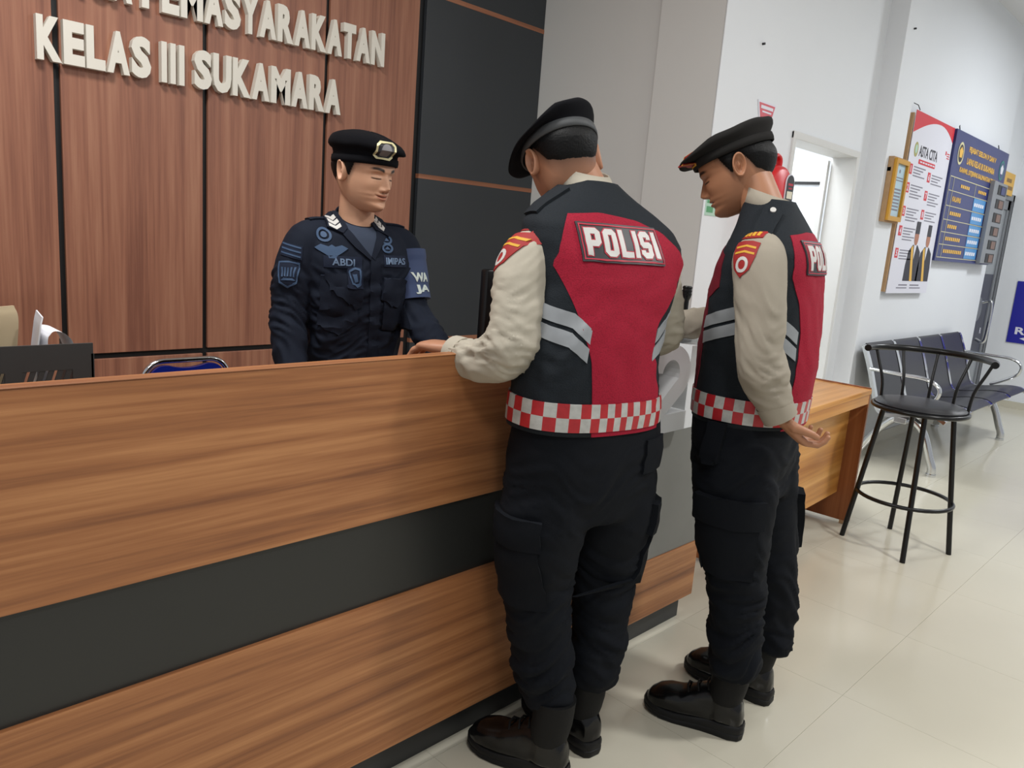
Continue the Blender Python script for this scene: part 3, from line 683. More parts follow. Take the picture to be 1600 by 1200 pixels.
prints(ys, [(rect2(8.62, 2.095, 9.03, 2.30), (0, 2.075, 0), .012, 'plate', SIGNY), (rect2(8.45, 2.10, 8.60, 2.30), (0, 2.078, 0), .01, 'clear_holder', ALU),
            (join2(rect2(8.74, 2.21, 8.92, 2.245), rect2(8.66, 2.145, 8.99, 2.18)), (0, 2.063, 0), .001, 'print', mat('brown_print', (140, 104, 48), .5))])
bs = empty('blue_room_sign', 'royal blue sign reading RUA with white arrow on far wall', 'sign', (9.24, 1.6, .97))
XE = 9.249
def fe(vf, x, th, nm, m): flat(([(p[0], p[1]) for p in vf[0]], vf[1]), (x, 0, 0), (0, -1, 0), (0, 0, 1), th, nm, m, bs)
fe(rect2(-1.91, .665, -1.1, 1.285), XE, .01, 'plate', BLUES)
fe(fit(text2d('RUANG', bold=.03), w=.50, h=.075, cx=-1.60, cy=.79), XE-.01, .001, 'lettering', SIGNW)
fe(poly2([(-1.80, .715), (-1.70, .75), (-1.70, .728), (-1.40, .728), (-1.40, .70), (-1.70, .70), (-1.70, .68)]), XE-.01, .001, 'arrow', SIGNW)
fe(ring2(disc2(-1.60, 1.02, .13)[0], disc2(-1.60, 1.02, .09)[0]), XE-.01, .001, 'pictogram', SIGNW)
# nail marks on the white wall
for i, (x, z) in enumerate(((3.86, 2.42), (5.56, 2.86))):
    tag(G().tube([(x, 2.121 if i == 0 else 2.001, z), (x, 2.105 if i == 0 else 1.985, z)], .006, 8).obj('wall_nail', ALUD), ('nail in the white wall above the red triangle sign', 'nail high on the white pillar above the gilt frame')[i], 'nail', 'nails in the walls')

# ------------------------------------------------------------------ people
class Body:
    def __init__(s, o, az):
        a = R(az); s.o = Vector((o[0], o[1], 0)); s.az = az
        s.f = Vector((math.cos(a), math.sin(a), 0)); s.r = Vector((math.sin(a), -math.cos(a), 0)); s.u = Vector((0, 0, 1))
    def P(s, r, f, z): return s.o+s.r*r+s.f*f+s.u*z
    def L(s, pts): return [s.P(*p) for p in pts]
    def ring(s, z, rl, rr, f, d, e=2.4, n=72, df=None):
        c = (rl+rr)/2; a = (rr-rl)/2; out = []
        for i in range(n):
            t = 2*math.pi*i/n; sx, sy = math.sin(t), -math.cos(t)          # t=0 is the middle of the back
            x = math.copysign(abs(sx)**(2/e), sx); y = math.copysign(abs(sy)**(2/e), sy)
            out.append(s.P(c+a*x, f+(d if y < 0 or df is None else df)*y, z))
        return out
    def torso(s, tab, grow=0, step=.012, n=72):
        z0, z1 = tab[0][0], tab[-1][0]; k = max(2, int((z1-z0)/step)); g = G(); rings = []
        for i in range(k+1):
            z = z0+(z1-z0)*i/k; rl, rr, f, d = interp(tab, z); rings.append(s.ring(z, rl-grow, rr+grow, f, d+grow, n=n))
        return g.loft(rings)
    def radial(s, tab, tree, sc=.2):
        def place(u, z):
            th = u/sc; rl, rr, f, d = interp(tab, z); c = s.P((rl+rr)/2, f, z)
            dr = -s.f*math.cos(th)+s.r*math.sin(th)
            q, n, i, _ = tree.ray_cast(c+dr*.7, -dr)
            if q is None: q, n, i, _ = tree.find_nearest(c+dr*.2)
            if n.dot(dr) < 0: n = -n
            return q, n
        return place
    def th(s, tab, r, z, back=True, sc=.2, e=2.4):
        rl, rr, f, d = interp(tab, z); c = (rl+rr)/2; a = (rr-rl)/2
        x = max(-.995, min(.995, (r-c)/a)); y = (1-abs(x)**e)**(1/e)*d
        return sc*(math.atan2(x*a, y) if back else math.atan2(x*a, -y)+(2*math.pi if x < 0 else 0))
def planar(tree, O, U, V, D, reach=.5):
    U, V, D = Vector(U), Vector(V), Vector(D).normalized()
    def place(u, v):
        p = O+U*u+V*v; q, n, i, _ = tree.ray_cast(p-D*reach, D)
        if q is None: q, n, i, _ = tree.find_nearest(p)
        if n.dot(D) > 0: n = -n
        return q, n
    return place
def folds(zones, seed, sx=7, sz=26):
    """cloth folds: zones of (z centre, half height, amplitude)"""
    off = Vector((seed*3.1, seed*1.7, seed*.7))
    def fn(p):
        a = sum(A*math.exp(-((p.z-zc)/h)**2) for zc, h, A in zones)
        if abs(a) < 1e-5: return 0
        q = Vector((p.x*sx, p.y*sx, p.z*sz+3*noise.noise(Vector((p.x*5, p.y*5, p.z*3))+off)))+off
        n1 = noise.noise(q); n2 = noise.noise(q*1.9+off)
        return a*(.75*n1+.75*(.45-1.5*abs(n2))+.35*noise.noise(q*3.1))
    return fn
def soft(p, seed, k=5, a=.006):
    return a*noise.noise(Vector((p.x*k, p.y*k, p.z*k*.8))+Vector((seed, seed*2, 0)))
# ---- heads
ZF = [(0,.058),(.006,.076),(.015,.085),(.022,.0855),(.032,.081),(.042,.085),(.048,.0845),(.054,.087),(.062,.0855),(.070,.086),(.085,.088),(.100,.089),(.110,.0885),(.120,.0925),(.130,.0935),(.150,.092),(.170,.086),(.190,.074),(.205,.058),(.216,.038),(.222,.019),(.225,.002)]
ZB = [(0,.012),(.010,-.004),(.022,-.028),(.035,-.048),(.05,-.066),(.08,-.086),(.11,-.096),(.14,-.097),(.17,-.088),(.19,-.073),(.205,-.055),(.216,-.034),(.222,-.016),(.225,-.002)]
ZW = [(0,.016),(.006,.028),(.015,.038),(.030,.050),(.050,.0585),(.070,.0645),(.090,.0685),(.110,.0705),(.130,.074),(.150,.0755),(.170,.072),(.190,.061),(.205,.046),(.216,.029),(.222,.015),(.225,.002)]
def smooth_tab(tab, sg=3.):
    xs = np.linspace(0, .225, 226); ys = np.interp(xs, [t[0] for t in tab], [t[1] for t in tab])
    m = int(sg*3); k = np.exp(-(np.arange(-m, m+1)/sg)**2/2); k /= k.sum(); yp = np.pad(ys, m, mode='edge'); y2 = np.convolve(yp, k, 'valid')
    w = np.clip((.225-xs)/.02, 0, 1)*np.clip(xs/.012, 0, 1); return xs, y2*w+ys*(1-w)
TF, TB, TW = smooth_tab(ZF, 2.), smooth_tab(ZB, 7.), smooth_tab(ZW, 7.)
def gs(x, s): return np.exp(-(x/s)**2)
def head_points(smile=0., full=0.):
    nz, na = 190, 200
    t = np.linspace(0, 1, nz); z = .225*(t+.055*np.sin(2*np.pi*t)*-.5); z = np.clip(z, 0, .225)
    f = np.interp(z, *TF)[:, None]; b = np.interp(z, *TB)[:, None]; w = np.interp(z, *TW)[:, None]*(1+full*.06)
    a = np.linspace(0, 2*np.pi, na, endpoint=False)[None, :]           # 0 = +y (front), clockwise to +x
    sy, sx = np.cos(a), np.sin(a)
    y0 = -.004+.0*z[:, None]; y0 = np.minimum(y0, (f+b)/2+.02)
    e = np.where(sy > 0, 2.25, 2.1)
    x = w*np.sign(sx)*np.abs(sx)**(2/e)
    y = np.where(sy > 0, y0+(f-y0)*np.abs(sy)**(2/e), y0+(y0-b)*-np.abs(sy)**(2/e))
    Z = np.repeat(z[:, None], na, 1).astype(float)
    fr = np.clip(sy*2.2, 0, 1)
    ax = np.abs(x)
    hn = np.interp(Z, [.058, .0625, .067, .074, .080, .095, .108, .116], [0, .005, .0165, .0225, .0195, .0105, .0035, 0])
    wn = np.interp(Z, [.06, .07, .08, .095, .11], [.011, .0105, .0085, .0072, .0075])
    d = hn*np.exp(-(np.abs(x)/wn)**2.2)
    d += .0085*gs(ax-.0135, .0058)*gs(Z-.0685, .0062)
    d -= .0035*gs(ax-.0065, .003)*gs(Z-.0615, .0022)
    d -= .0105*gs(ax-.031, .0155)*gs(Z-.1085, .0095)
    d += .0088*gs(ax-.031, .0125)*gs(Z-.1055, .0075)
    d -= .0016*gs(ax-.031, .014)*gs(Z-.0985-.0+.12*(ax-.031)**2*10, .0018)
    d += .0030*gs(ax-.028, .020)*gs(Z-.1225, .006)
    zm = .048+smile*ax**2
    d += .0042*gs(x, .018)*gs(Z-(zm+.0052), .0040)+.0050*gs(x, .017)*gs(Z-(zm-.0058), .0046)
    d -= .0048*np.exp(-(ax/.0235)**6)*gs(Z-zm, .0013)
    d -= .0022*gs(ax-.026, .004)*gs(Z-.0485-smile*.00055, .005)
    d -= .0016*gs(x, .003)*gs(Z-.0585, .004)
    d += .0030*gs(ax-.043, .018)*gs(Z-.080, .016)+.002*gs(x, .014)*gs(Z-.015, .009)
    d -= .0012*gs(ax-(.029+(.066-Z)*.30), .0055)*gs(Z-.060, .012)*(1 if smile else .5)
    y = y+d*fr
    return x, y, Z, sy, sx, zm
HL_A = [0, 30, 50, 63, 72, 80, 88, 96, 106, 118, 128, 150, 180]
HL_Z = [.176, .176, .160, .148, .120, .098, .104, .140, .140, .116, .092, .076, .072]
def hairline(y, x):
    ang = np.degrees(np.arctan2(np.abs(x), y+.004)); return np.interp(ang, HL_A, HL_Z)
def grid_faces(nz, na, keep=None):
    f = []
    for i in range(nz-1):
        for j in range(na):
            q = (i*na+j, i*na+(j+1) % na, (i+1)*na+(j+1) % na, (i+1)*na+j)
            if keep is None or all(keep[k] for k in q): f.append(q)
    return f
def head_matrix(c, az, pitch, roll, sc, piv=(0, -.005, .11)):
    """local x right, y forward, z up; pitch > 0 looks down, roll > 0 tips towards the right shoulder"""
    return Matrix.Translation(c) @ Matrix.Rotation(R(az-90), 4, 'Z') @ Matrix.Rotation(R(roll), 4, 'Y') @ Matrix.Rotation(R(-pitch), 4, 'X') @ Matrix.Scale(sc, 4) @ Matrix.Translation(-Vector(piv))
def ear(M, side):
    g = G(); nr, na = 11, 30; rings = []
    base = Vector((side*.0735, -.012, .108))
    out = Vector((side*.90, -.42, .02)).normalized(); upv = Vector((0, -.16, 1)).normalized(); fw = upv.cross(out)*side; fw.normalize()
    if fw.y < 0: fw = -fw
    for k in range(nr):
        rho = 1-k/(nr-1)*.97
        h = .010+.0075*math.exp(-((rho-.86)/.11)**2)-.008*math.exp(-((rho-.42)/.28)**2)
        ring = []
        for j in range(na):
            a = 2*math.pi*j/na; cu, su = math.cos(a), math.sin(a)
            wx = .0175*(1-.22*(su < 0)*abs(su)); hz = .0315
            hh = h*(1 if cu < .5 else .75)+(.004*math.exp(-((rho-.55)/.12)**2) if su > -.2 and cu < .3 else 0)
            ring.append(M @ (base+fw*(rho*cu*wx)+upv*(rho*su*hz)+out*hh))
        rings.append(ring)
    back = [M @ (base+fw*(.9*math.cos(2*math.pi*j/na)*.0165)+upv*(.92*math.sin(2*math.pi*j/na)*.0295)+out*.0) for j in range(na)]
    back2 = [M @ (base+fw*(.6*math.cos(2*math.pi*j/na)*.0165)+upv*(.65*math.sin(2*math.pi*j/na)*.0295)-out*.012) for j in range(na)]
    return g.loft([back2, back]+rings)
def make_head(M, skin, smile=0., full=0., brow=1., fade=1.):
    """returns (mesh pieces, tints) for the body and the hair mesh"""
    x, y, Z, sy, sx, zm = head_points(smile, full); nz, na = x.shape
    Zo = Z; Z = np.where(Z > .162, .162+(Z-.162)*.36, Z)               # crown pressed flat under the beret
    pts = np.stack([x, y, Z], -1).reshape(-1, 3)
    Mn = np.array(M); W = pts @ Mn[:3, :3].T+Mn[:3, 3]
    g = G(); g.v = [tuple(p) for p in W]; g.f = grid_faces(nz, na); g.f.append(tuple(range(na-1, -1, -1))); g.f.append(tuple((nz-1)*na+j for j in range(na)))
    base = np.array(srgb(skin)); col = np.ones((nz, na, 4)); col[..., :3] = base
    front = sy > .25; ax = np.abs(x)
    def blend(mask, c):
        m = np.clip(mask, 0, 1)[..., None]; col[..., :3] = col[..., :3]*(1-m)+np.array(srgb(c))*m
    lip = np.clip(1.25-(ax/.0235)**2.5-((Z-zm+.0008)/(.0098-.10*ax))**2*1.0, 0, 1)*2
    blend(np.where(front, np.clip(lip, 0, 1)*.62, 0), tuple(int(v*k) for v, k in zip(skin, (.84, .62, .60))))
    blend(np.where(front, gs(Z-zm, .0011)*(ax < .024)*.85, 0), (70, 34, 30))
    lash = .0995+8*(ax-.031)**2
    blend(np.where(front, np.exp(-((Z-lash)/.0021)**2)*np.clip((.0155-np.abs(ax-.032))/.003, 0, 1)*.97, 0), (26, 18, 16))
    blend(np.where(front, np.exp(-((Z-(lash+.0115-12*(ax-.033)**2))/.0012)**2)*(np.abs(ax-.033) < .014)*.35, 0), (80, 50, 38))
    bz = .1225+.006*np.sin(np.clip((ax-.012)/.042, 0, 1)*2.4)
    blend(np.where(front, np.clip(1.3-((Z-bz)/(.0050-.05*(ax-.026).clip(0)).clip(.0022))**2, 0, 1)*np.clip((ax-.011)/.006, 0, 1)*np.clip((.056-ax)/.01, 0, 1)*.97*brow, 0), (24, 18, 17))
    blend(np.where(front, gs(ax-.0065, .0028)*gs(Z-.0615, .002)*.8, 0), (60, 30, 26))
    hl = hairline(y, x); dz = Z-hl
    blend(np.clip((dz+.030*fade)/(.032*fade+.004), 0, 1)*.80*(np.abs(np.degrees(np.arctan2(ax, y+.004))) > 55), (46, 36, 32))
    keep = (dz > -.002).reshape(-1)
    n = np.stack([x/.0055, (y+.004)/.008, (Z-.13)/.011], -1); n /= np.linalg.norm(n, axis=-1, keepdims=True)
    th = (.0002+.0098*np.clip(dz/.040, 0, 1)**.8)*(1-.65*np.clip((Zo-.125)/.025, 0, 1))
    rng = np.random.RandomState(3); th = th+.0007*rng.rand(nz, na)*np.clip(dz/.01, 0, 1)
    hp = (np.stack([x, y, Z], -1)+n*th[..., None]).reshape(-1, 3) @ Mn[:3, :3].T+Mn[:3, 3]
    idx = -np.ones(nz*na, int); fs = grid_faces(nz, na, keep); used = sorted({i for q in fs for i in q}); idx[used] = range(len(used))
    hg = G(); hg.v = [tuple(hp[i]) for i in used]; hg.f = [tuple(int(idx[i]) for i in q) for q in fs]
    ears = [ear(M, s) for s in (-1, 1)]
    return g, col.reshape(-1, 4), ears, hg
def make_beret(M, root, m, phd, B=.30, Bd=.16, H=.075, Hd=.9, zb=(.150, .150), seed=1, band=None, dome=False):
    """phd: direction of the droop (0 front, 90 right), Hd: how far the crown drops on that side"""
    prof = [(1.0, -.006, 0), (1.005, .006, 0), (1.0, .018, 0), (1.04, .026, .25), (1+B*.55, .034, .6), (1+B*.88, .043, .85), (1+B, .052, 1), (1+B*.92, .060, 1), (1+B*.6, .067, 1), (.98, .072, 1), (.7, .075, 1), (.4, .077, 1), (.15, .0775, 1)]
    if dome: prof = prof[:4]+[(1+B*.7, .030, .6), (1+B, .036, .9), (1+B*.98, .044, 1), (1+B*.75, .053, 1), (1+B*.35, .061, 1), (.92, .067, 1), (.74, .0725, 1), (.52, .077, 1), (.30, .0795, 1), (.10, .080, 1)]
    n = 72; rings = []
    for mul, h, fr in prof:
        ring = []
        for j in range(n):
            a = 2*math.pi*j/n; c = math.cos(a-R(phd)); x, y = math.sin(a), math.cos(a)
            mm = mul+(mul-1 if mul > 1 else 0)*(Bd/B)*c*(1 if c > 0 else .6)
            rx, ry = .0855*mm, .1035*mm
            hz = h*(H/.075); hz = hz-fr*Hd*.05*(c if c > 0 else .35*c)*min(1, mm)
            w = .0035*fr*noise.noise(Vector((x*2.2+seed, y*2.2, h*30)))+.002*fr*math.sin(a*7+seed)*max(0, mul-1)*3
            px, py = rx*x, ry*y-.002
            zbase = zb[0]+(zb[1]-zb[0])*(.5-py/.22)
            ring.append(M @ Vector((px, py, zbase+hz+w)))
        rings.append(ring)
    g = G(); g.loft(rings, cap=True)
    o = link('beret', g.mesh('beret', True), m, root)
    bm_ = [[M @ Vector((.0855*k*math.sin(2*math.pi*j/n), .1035*k*math.cos(2*math.pi*j/n)-.002, zb[0]+(zb[1]-zb[0])*(.5-(.1035*math.cos(2*math.pi*j/n))/.22)+h)) for j in range(n)] for k, h in ((.99, -.010), (1.03, -.009), (1.045, 0), (1.035, .011), (.99, .012))]
    G().loft(bm_, cap=False, closed=True).obj('sweatband', band or m, o, True)
    return o, g
# ---- hands
def hand(g, w, d, back, thumb, sc=1., curl=(18, 22, 14), spread=.05, tcurl=0):
    """w wrist, d finger direction, back = dorsal normal, thumb = +1 / -1 side along back x d"""
    X = Vector(d).normalized(); Z = Vector(back); Z = (Z-X*Z.dot(X)).normalized(); Y = Z.cross(X)*thumb
    def Q(x, y, z): return Vector(w)+(X*x+Y*y+Z*z)*sc
    rings = []
    for x, hw, th, zc in ((-.035, .026, .020, 0), (-.005, .027, .018, 0), (.02, .035, .0175, 0), (.05, .041, .016, .001), (.08, .042, .0135, .002), (.096, .039, .010, .001)):
        rings.append([Q(x, hw*math.copysign(abs(math.cos(a))**.75, math.cos(a)), zc+th*math.copysign(abs(math.sin(a))**.85, math.sin(a))) for a in [2*math.pi*k/20 for k in range(20)]])
    g.loft(rings)
    for i, (y, L, x0, r0) in enumerate(((.031, .072, .090, .0092), (.0105, .080, .094, .0095), (-.011, .074, .091, .0090), (-.031, .058, .084, .0080))):
        a = 0; p = (x0-.02, y, .0); pts = [Q(*p)]; px, pz = x0, .0; py = y; pts.append(Q(px, py, pz)); rr = [r0*1.1*sc, r0*1.08*sc]
        for s_, (fr, cu) in enumerate(zip((.46, .30, .24), curl)):
            a += R(cu*(1+.06*i)); n_ = 2
            for _ in range(n_):
                px += L*fr/n_*math.cos(a); pz -= L*fr/n_*math.sin(a); py += L*fr/n_*spread*(1.5-i)*.7
                pts.append(Q(px, py, pz)); rr.append(r0*(1, .93, .84)[s_]*sc*(1.0 if _ else .97))
        pts.append(Q(px+.004*math.cos(a), py, pz-.004*math.sin(a))); rr.append(r0*.5*sc)
        g.tube(pts, rr, 12)
    c = R(tcurl)
    g.tube([Q(.004, .016, -.004), Q(.028, .036, -.008), Q(.050, .052-.02*math.sin(c), -.013-.014*math.sin(c)), Q(.074, .060-.035*math.sin(c), -.017-.026*math.sin(c)), Q(.094, .061-.045*math.sin(c), -.018-.034*math.sin(c)), Q(.100, .060-.047*math.sin(c), -.018-.036*math.sin(c))], [.015*sc, .0150*sc, .0122*sc, .0105*sc, .0088*sc, .005*sc], 12)
def boot(root, heel, az, L=.285, top=.215, lean=(0, 0), sc=1.):
    a = R(az); f = Vector((math.cos(a), math.sin(a), 0)); r = Vector((math.sin(a), -math.cos(a), 0)); o = Vector((*heel, 0))
    def Q(x, y, z): return o+r*x+f*(y*L/.285)+Vector((lean[0]*max(0, z-.08), lean[1]*max(0, z-.08), z))
    g = G(); rings = []
    for y, hw, tz in ((-.002, .014, .07), (.006, .031, .105), (.03, .040, .14), (.075, .041, .150), (.11, .042, .138), (.145, .045, .120), (.18, .049, .102), (.22, .050, .095), (.252, .044, .084), (.274, .031, .066), (.286, .014, .044)):
        z0 = .014; zc = (z0+tz)/2; h = (tz-z0)/2
        rings.append([Q(hw*math.copysign(abs(math.cos(t))**.8, math.cos(t)), y, zc+h*math.copysign(abs(math.sin(t))**.8, math.sin(t))) for t in [2*math.pi*k/24 for k in range(24)]])
    g.loft(rings); g.tube([Q(0, .058, .05), Q(0, .055, .12), Q(0, .052, .15)], [(.05, .044), (.048, .043), (.05, .046)], 20)
    me = remesh(g, .0045, 6)
    me = displace(me, lambda p: .0022*noise.noise(Vector((p.x*26, p.y*26, p.z*34)))*(1 if .05 < p.z < .13 else .3))
    b = link('boot', me, LEATH, root)
    G().tube([Q(0, .056, .105), Q(0, .055, .13), Q(0, .05, .165), Q(0, .048, top)], [(.049, .045), (.0545, .050), (.0555, .052), (.057, .054)], 24).obj('boot_shaft', LEATHD, b, 60)
    out = []
    for y, hw in ((-.007, .017), (.002, .032), (.03, .0415), (.075, .0395), (.11, .0405), (.15, .0455), (.19, .0505), (.23, .050), (.262, .041), (.281, .028), (.290, .012)): out.append((hw, y))
    loop = [(h, y) for h, y in out]+[(-h, y) for h, y in out[::-1]]
    sr = []
    for z, k in ((.0, .93), (.005, 1.0), (.019, 1.0), (.021, .975), (.024, 1.0), (.036, 1.0), (.043, .96), (.045, .9)):
        sr.append([Q(h*k, .14+(y-.14)*(1 if k == 1 else .985), (z*(1-.28*min(1, max(0, (y-.08)/.1))))+.012*max(0, (y-.2)/.09)**2) for h, y in loop])
    G().loft(sr).obj('sole', SOLE, b, 40)
    # laces and eyelets over the instep
    for i in range(4):
        y = .165-.028*i; z = .107+.0145*i
        G().tube([Q(-.03, y-.008, z-.004), Q(-.012, y, z+.009), Q(.012, y, z+.009), Q(.03, y-.008, z-.004)], .0032, 8).obj('lace', LEATHD, b, 60)
    return b
def trousers(root, B, pel, legs, zones, seed, pockets=()):
    g = B.torso(pel, step=.02, n=48)
    for pts in legs:
        g.tube(spline(B.L([p[:3] for p in pts]), 4), [tuple(v) if isinstance(v, tuple) else v for v in np.interp(np.arange((len(pts)-1)*4+1)/4, range(len(pts)), [p[3] for p in pts]).tolist()], 28)
    me = remesh(g, .008, 8)
    F1 = folds(zones, seed, 5.5, 19)
    me = displace(me, lambda p: F1(p)+soft(p, seed, 7, .007))
    o = link('trousers', me, TROUS, root); tr = bvh(me)
    for pts, U, D, thick, nm in pockets:
        O = B.P(*pts[0]); D = (B.r*D[0]+B.f*D[1]).normalized(); Uv = Vector((0, 0, 1)).cross(D)*-1
        drape(poly2(pts[1]), planar(tr, O, Uv, (0, 0, 1), D, .3), .02, .001, thick, nm, TROUS, o)
    return o, tr
def sleeve(g, B, pts, n=26):
    P_ = spline(B.L([p[:3] for p in pts]), 5); k = (len(pts)-1)*5+1
    rr = np.interp(np.arange(k)/5, range(len(pts)), [p[3] for p in pts]).tolist(); g.tube(P_, rr, n)
def bare_arm(g, B, pts, wrist):
    """the arm inside a sleeve, along the same line, down to the wrist"""
    g.tube(spline(B.L([p[:3] for p in pts]), 4)+[B.P(*wrist)], np.interp(np.arange((len(pts)-1)*4+1)/4, range(len(pts)), [p[3]*.58 for p in pts]).tolist()+[.026], 14)
def poly_letters(s, w, h, bold, gap=.0):
    return fit(text2d(s, bold=bold, space=1+gap), w=w, h=h)
def block(s, w, h, t, gap=.012):
    """heavy block capitals as on the vest badges, strokes of width t"""
    n = len(s); iw = [t if c == 'I' else 1 for c in s]; k = sum(1 for c in s if c == 'I'); cw = (w-k*t-gap*(n-1))/(n-k); x = -w/2; V = []
    c_ = min(cw, h)*.24
    for c in s:
        W = t if c == 'I' else cw
        X = lambda a: x+a
        y0, y1 = -h/2, h/2
        if c == 'I': V.append(rect2(x, y0, x+t, y1))
        elif c == 'L': V.append(poly2([(x, y0), (x+W, y0), (x+W, y0+t), (x+t, y0+t), (x+t, y1), (x, y1)]))
        elif c == 'P':
            ym = y0+h*.34
            V += [rect2(x, y0, x+t, y1), poly2([(x+t, y1-t), (x+W, y1-t), (x+W, y1-c_), (x+W-c_, y1), (x+t, y1)]), poly2([(x+t, ym), (x+W-c_, ym), (x+W, ym+c_), (x+W, ym+t), (x+t, ym+t)]), rect2(x+W-t, ym+t, x+W, y1-t)]
        elif c == 'O':
            V += [poly2([(x, y1-t), (x+W, y1-t), (x+W, y1-c_), (x+W-c_, y1), (x+c_, y1), (x, y1-c_)]), poly2([(x, y0+t), (x, y0+c_), (x+c_, y0), (x+W-c_, y0), (x+W, y0+c_), (x+W, y0+t)]), rect2(x, y0+t, x+t, y1-t), rect2(x+W-t, y0+t, x+W, y1-t)]
        elif c == 'S':
            q = c_*.8
            V += [poly2([(x, y1-t), (x+W, y1-t), (x+W, y1-c_), (x+W-c_, y1), (x+c_, y1), (x, y1-c_)]), poly2([(x, y0+t), (x, y0+c_), (x+c_, y0), (x+W-c_, y0), (x+W, y0+c_), (x+W, y0+t)]),
                  rect2(x, t/2, x+t, y1-t), rect2(x+W-t, y0+t, x+W, -t/2), poly2([(x, t/2), (x, -t/2+q), (x+q, -t/2), (x+W, -t/2), (x+W, t/2-q), (x+W-q, t/2)]),
                  rect2(x+W-t, y1-t*1.4, x+W, y1-t), rect2(x, y0+t, x+t, y0+t*1.4)]
        x += W+gap
    return join2(*V)
def grow_poly(vf, e):
    """thicken every outline of a flat shape by e"""
    v, f = vf; out = []
    for q in f:
        p = [Vector((*v[i], 0)) for i in q]; A = sum(a.x*b.y-b.x*a.y for a, b in zip(p, p[1:]+p[:1])); s_ = 1 if A > 0 else -1; r_ = []
        for k in range(len(p)):
            a, b, c = p[k-1], p[k], p[(k+1) % len(p)]
            d1 = (b-a).normalized(); d2 = (c-b).normalized(); n1 = Vector((d1.y, -d1.x, 0))*s_; n2 = Vector((d2.y, -d2.x, 0))*s_
            m = n1+n2; m = m/max(.4, m.length_squared/2) if m.length > 1e-6 else n1
            r_.append((b.x+m.x*e, b.y+m.y*e))
        out.append(poly2(r_))
    return join2(*out)
def collar_ring(B, rows, m, root, name='collar'):
    """rows: (z, r centre, f centre, a, d) outer then inner"""
    n = 48; rings = []
    for z, rc, fc, a, d, zt in rows:
        rings.append([B.P(rc+a*math.sin(2*math.pi*j/n), fc-d*math.cos(2*math.pi*j/n), z+zt*math.cos(2*math.pi*j/n)) for j in range(n)])
    return G().loft(rings, cap=False, closed=True).obj(name, m, root, True)
def person_body(root, skin, headset, extra, name='body'):
    hg, hc, ears, hair = headset
    base = (*srgb(skin), 1)
    parts = [hg.mesh('h')]; cols = [hc]
    for e in ears: parts.append(e.mesh('e')); cols.append(np.tile(base, (len(e.v), 1)))
    for g, vox, sm in extra:
        me = remesh(g, vox, sm); parts.append(me); cols.append(np.tile(base, (len(me.vertices), 1)))
    me = merge(parts); tint(me, np.concatenate(cols)); o = link(name, me, SKIN, root)
    h = link('hair', hair.mesh('hair', True), HAIR, root)
    return o, h
def vest(B, root, tab, zs, seed, words=True, rc=0., red=None, patch_z=(1.327, 1.423), patch_r=(-.103, .190), grow=.0, yoke=1.445):
    g = B.torso(tab, grow, .009, 110); me = g.mesh('vest', True)
    F1 = folds(zs, seed, 9, 16)
    me = displace(me, lambda p: F1(p)+soft(p, seed, 6, .006))
    v = link('vest', me, VESTK, root); tr = bvh(me); pl = B.radial(tab, tr)
    T = lambda r, z, back=True: (B.th(tab, r, z, back), z)
    rp = []
    for k, p in enumerate(red):
        a_, b_ = Vector(red[k-1]), Vector(red[(k+1) % len(red)]); p_ = Vector(p); bend = (p_-a_).normalized().angle((b_-p_).normalized())
        rp += [p] if bend > .95 else [tuple(p_.lerp(a_, .22)), tuple(p_.lerp(a_, .07)), tuple(p_.lerp(b_, .07)), tuple(p_.lerp(b_, .22))]
    drape(poly2([T(*p) for p in rp]), pl, .012, .0008, .0012, 'red_back_panel', VESTR, v)
    z0 = tab[0][0]
    # red front panels either side of the zip
    w = .2
    fp = [(math.pi*w-.17, z0+.02), (math.pi*w+.17, z0+.02), (math.pi*w+.175, 1.16), (math.pi*w+.18, 1.25), (math.pi*w+.235, 1.285), (math.pi*w+.225, 1.37), (math.pi*w+.10, 1.41), (math.pi*w-.10, 1.41), (math.pi*w-.225, 1.37), (math.pi*w-.235, 1.285), (math.pi*w-.18, 1.25), (math.pi*w-.175, 1.16)]
    drape(poly2(fp), pl, .012, .0008, .0012, 'red_front_panel', VESTRD, v)
    # reflective chevron stripes on each flank, checked tape round the hem
    for sgn in (-1, 1):
        for dz in (0, -.043):
            zc = [(.090, 1.172+dz), (.20, 1.203+dz), (.32, 1.228+dz), (.42, 1.195+dz), (.452, 1.185+dz)]
            if red: zc[0] = (abs(B.th(tab, red[-4][0] if sgn < 0 else red[5][0], 1.17))+.002, 1.170+dz)
            up = [(sgn*a, z+.0165) for a, z in zc]; dn = [(sgn*a, z-.0165) for a, z in zc]
            drape(poly2(up+dn[::-1]), pl, .012, .001, .0016, 'reflective_stripe', SILVER, v)
    zc = z0+.045
    drape(rect2(-math.pi*w+.001, zc-.0325, math.pi*w-.001, zc+.0325), pl, .0108, .0035, .0015, 'checked_tape', CHECK, v, uv=lambda a, z: (a/.0285+.5, (z-zc)/.0325+50))
    # word patch on the back
    cx = sum(patch_r)/2; cz = sum(patch_z)/2; W = patch_r[1]-patch_r[0]; Hh = patch_z[1]-patch_z[0]
    pp = planar(tr, B.P(cx, 0, cz), B.r, B.u, B.f, .5)
    base = drape(rect2(-W/2, -Hh/2, W/2, Hh/2), pp, .015, .003, .003, 'word_patch', RUBK, v)
    drape(frame2(-W/2+.004, -Hh/2+.004, W/2-.004, Hh/2-.004, .0025), pp, .015, .006, .0012, 'patch_border', REDTR, base)
    bl = block('POLISI', W*.885, Hh*.70, Hh*.15, .0072)
    drape(grow_poly(bl, .0024), pp, .012, .006, .0012, 'letter_outline', REDTR, base)
    drape(bl, pp, .012, .0072, .0014, 'word_lettering', WHITER, base)
    return v, tr
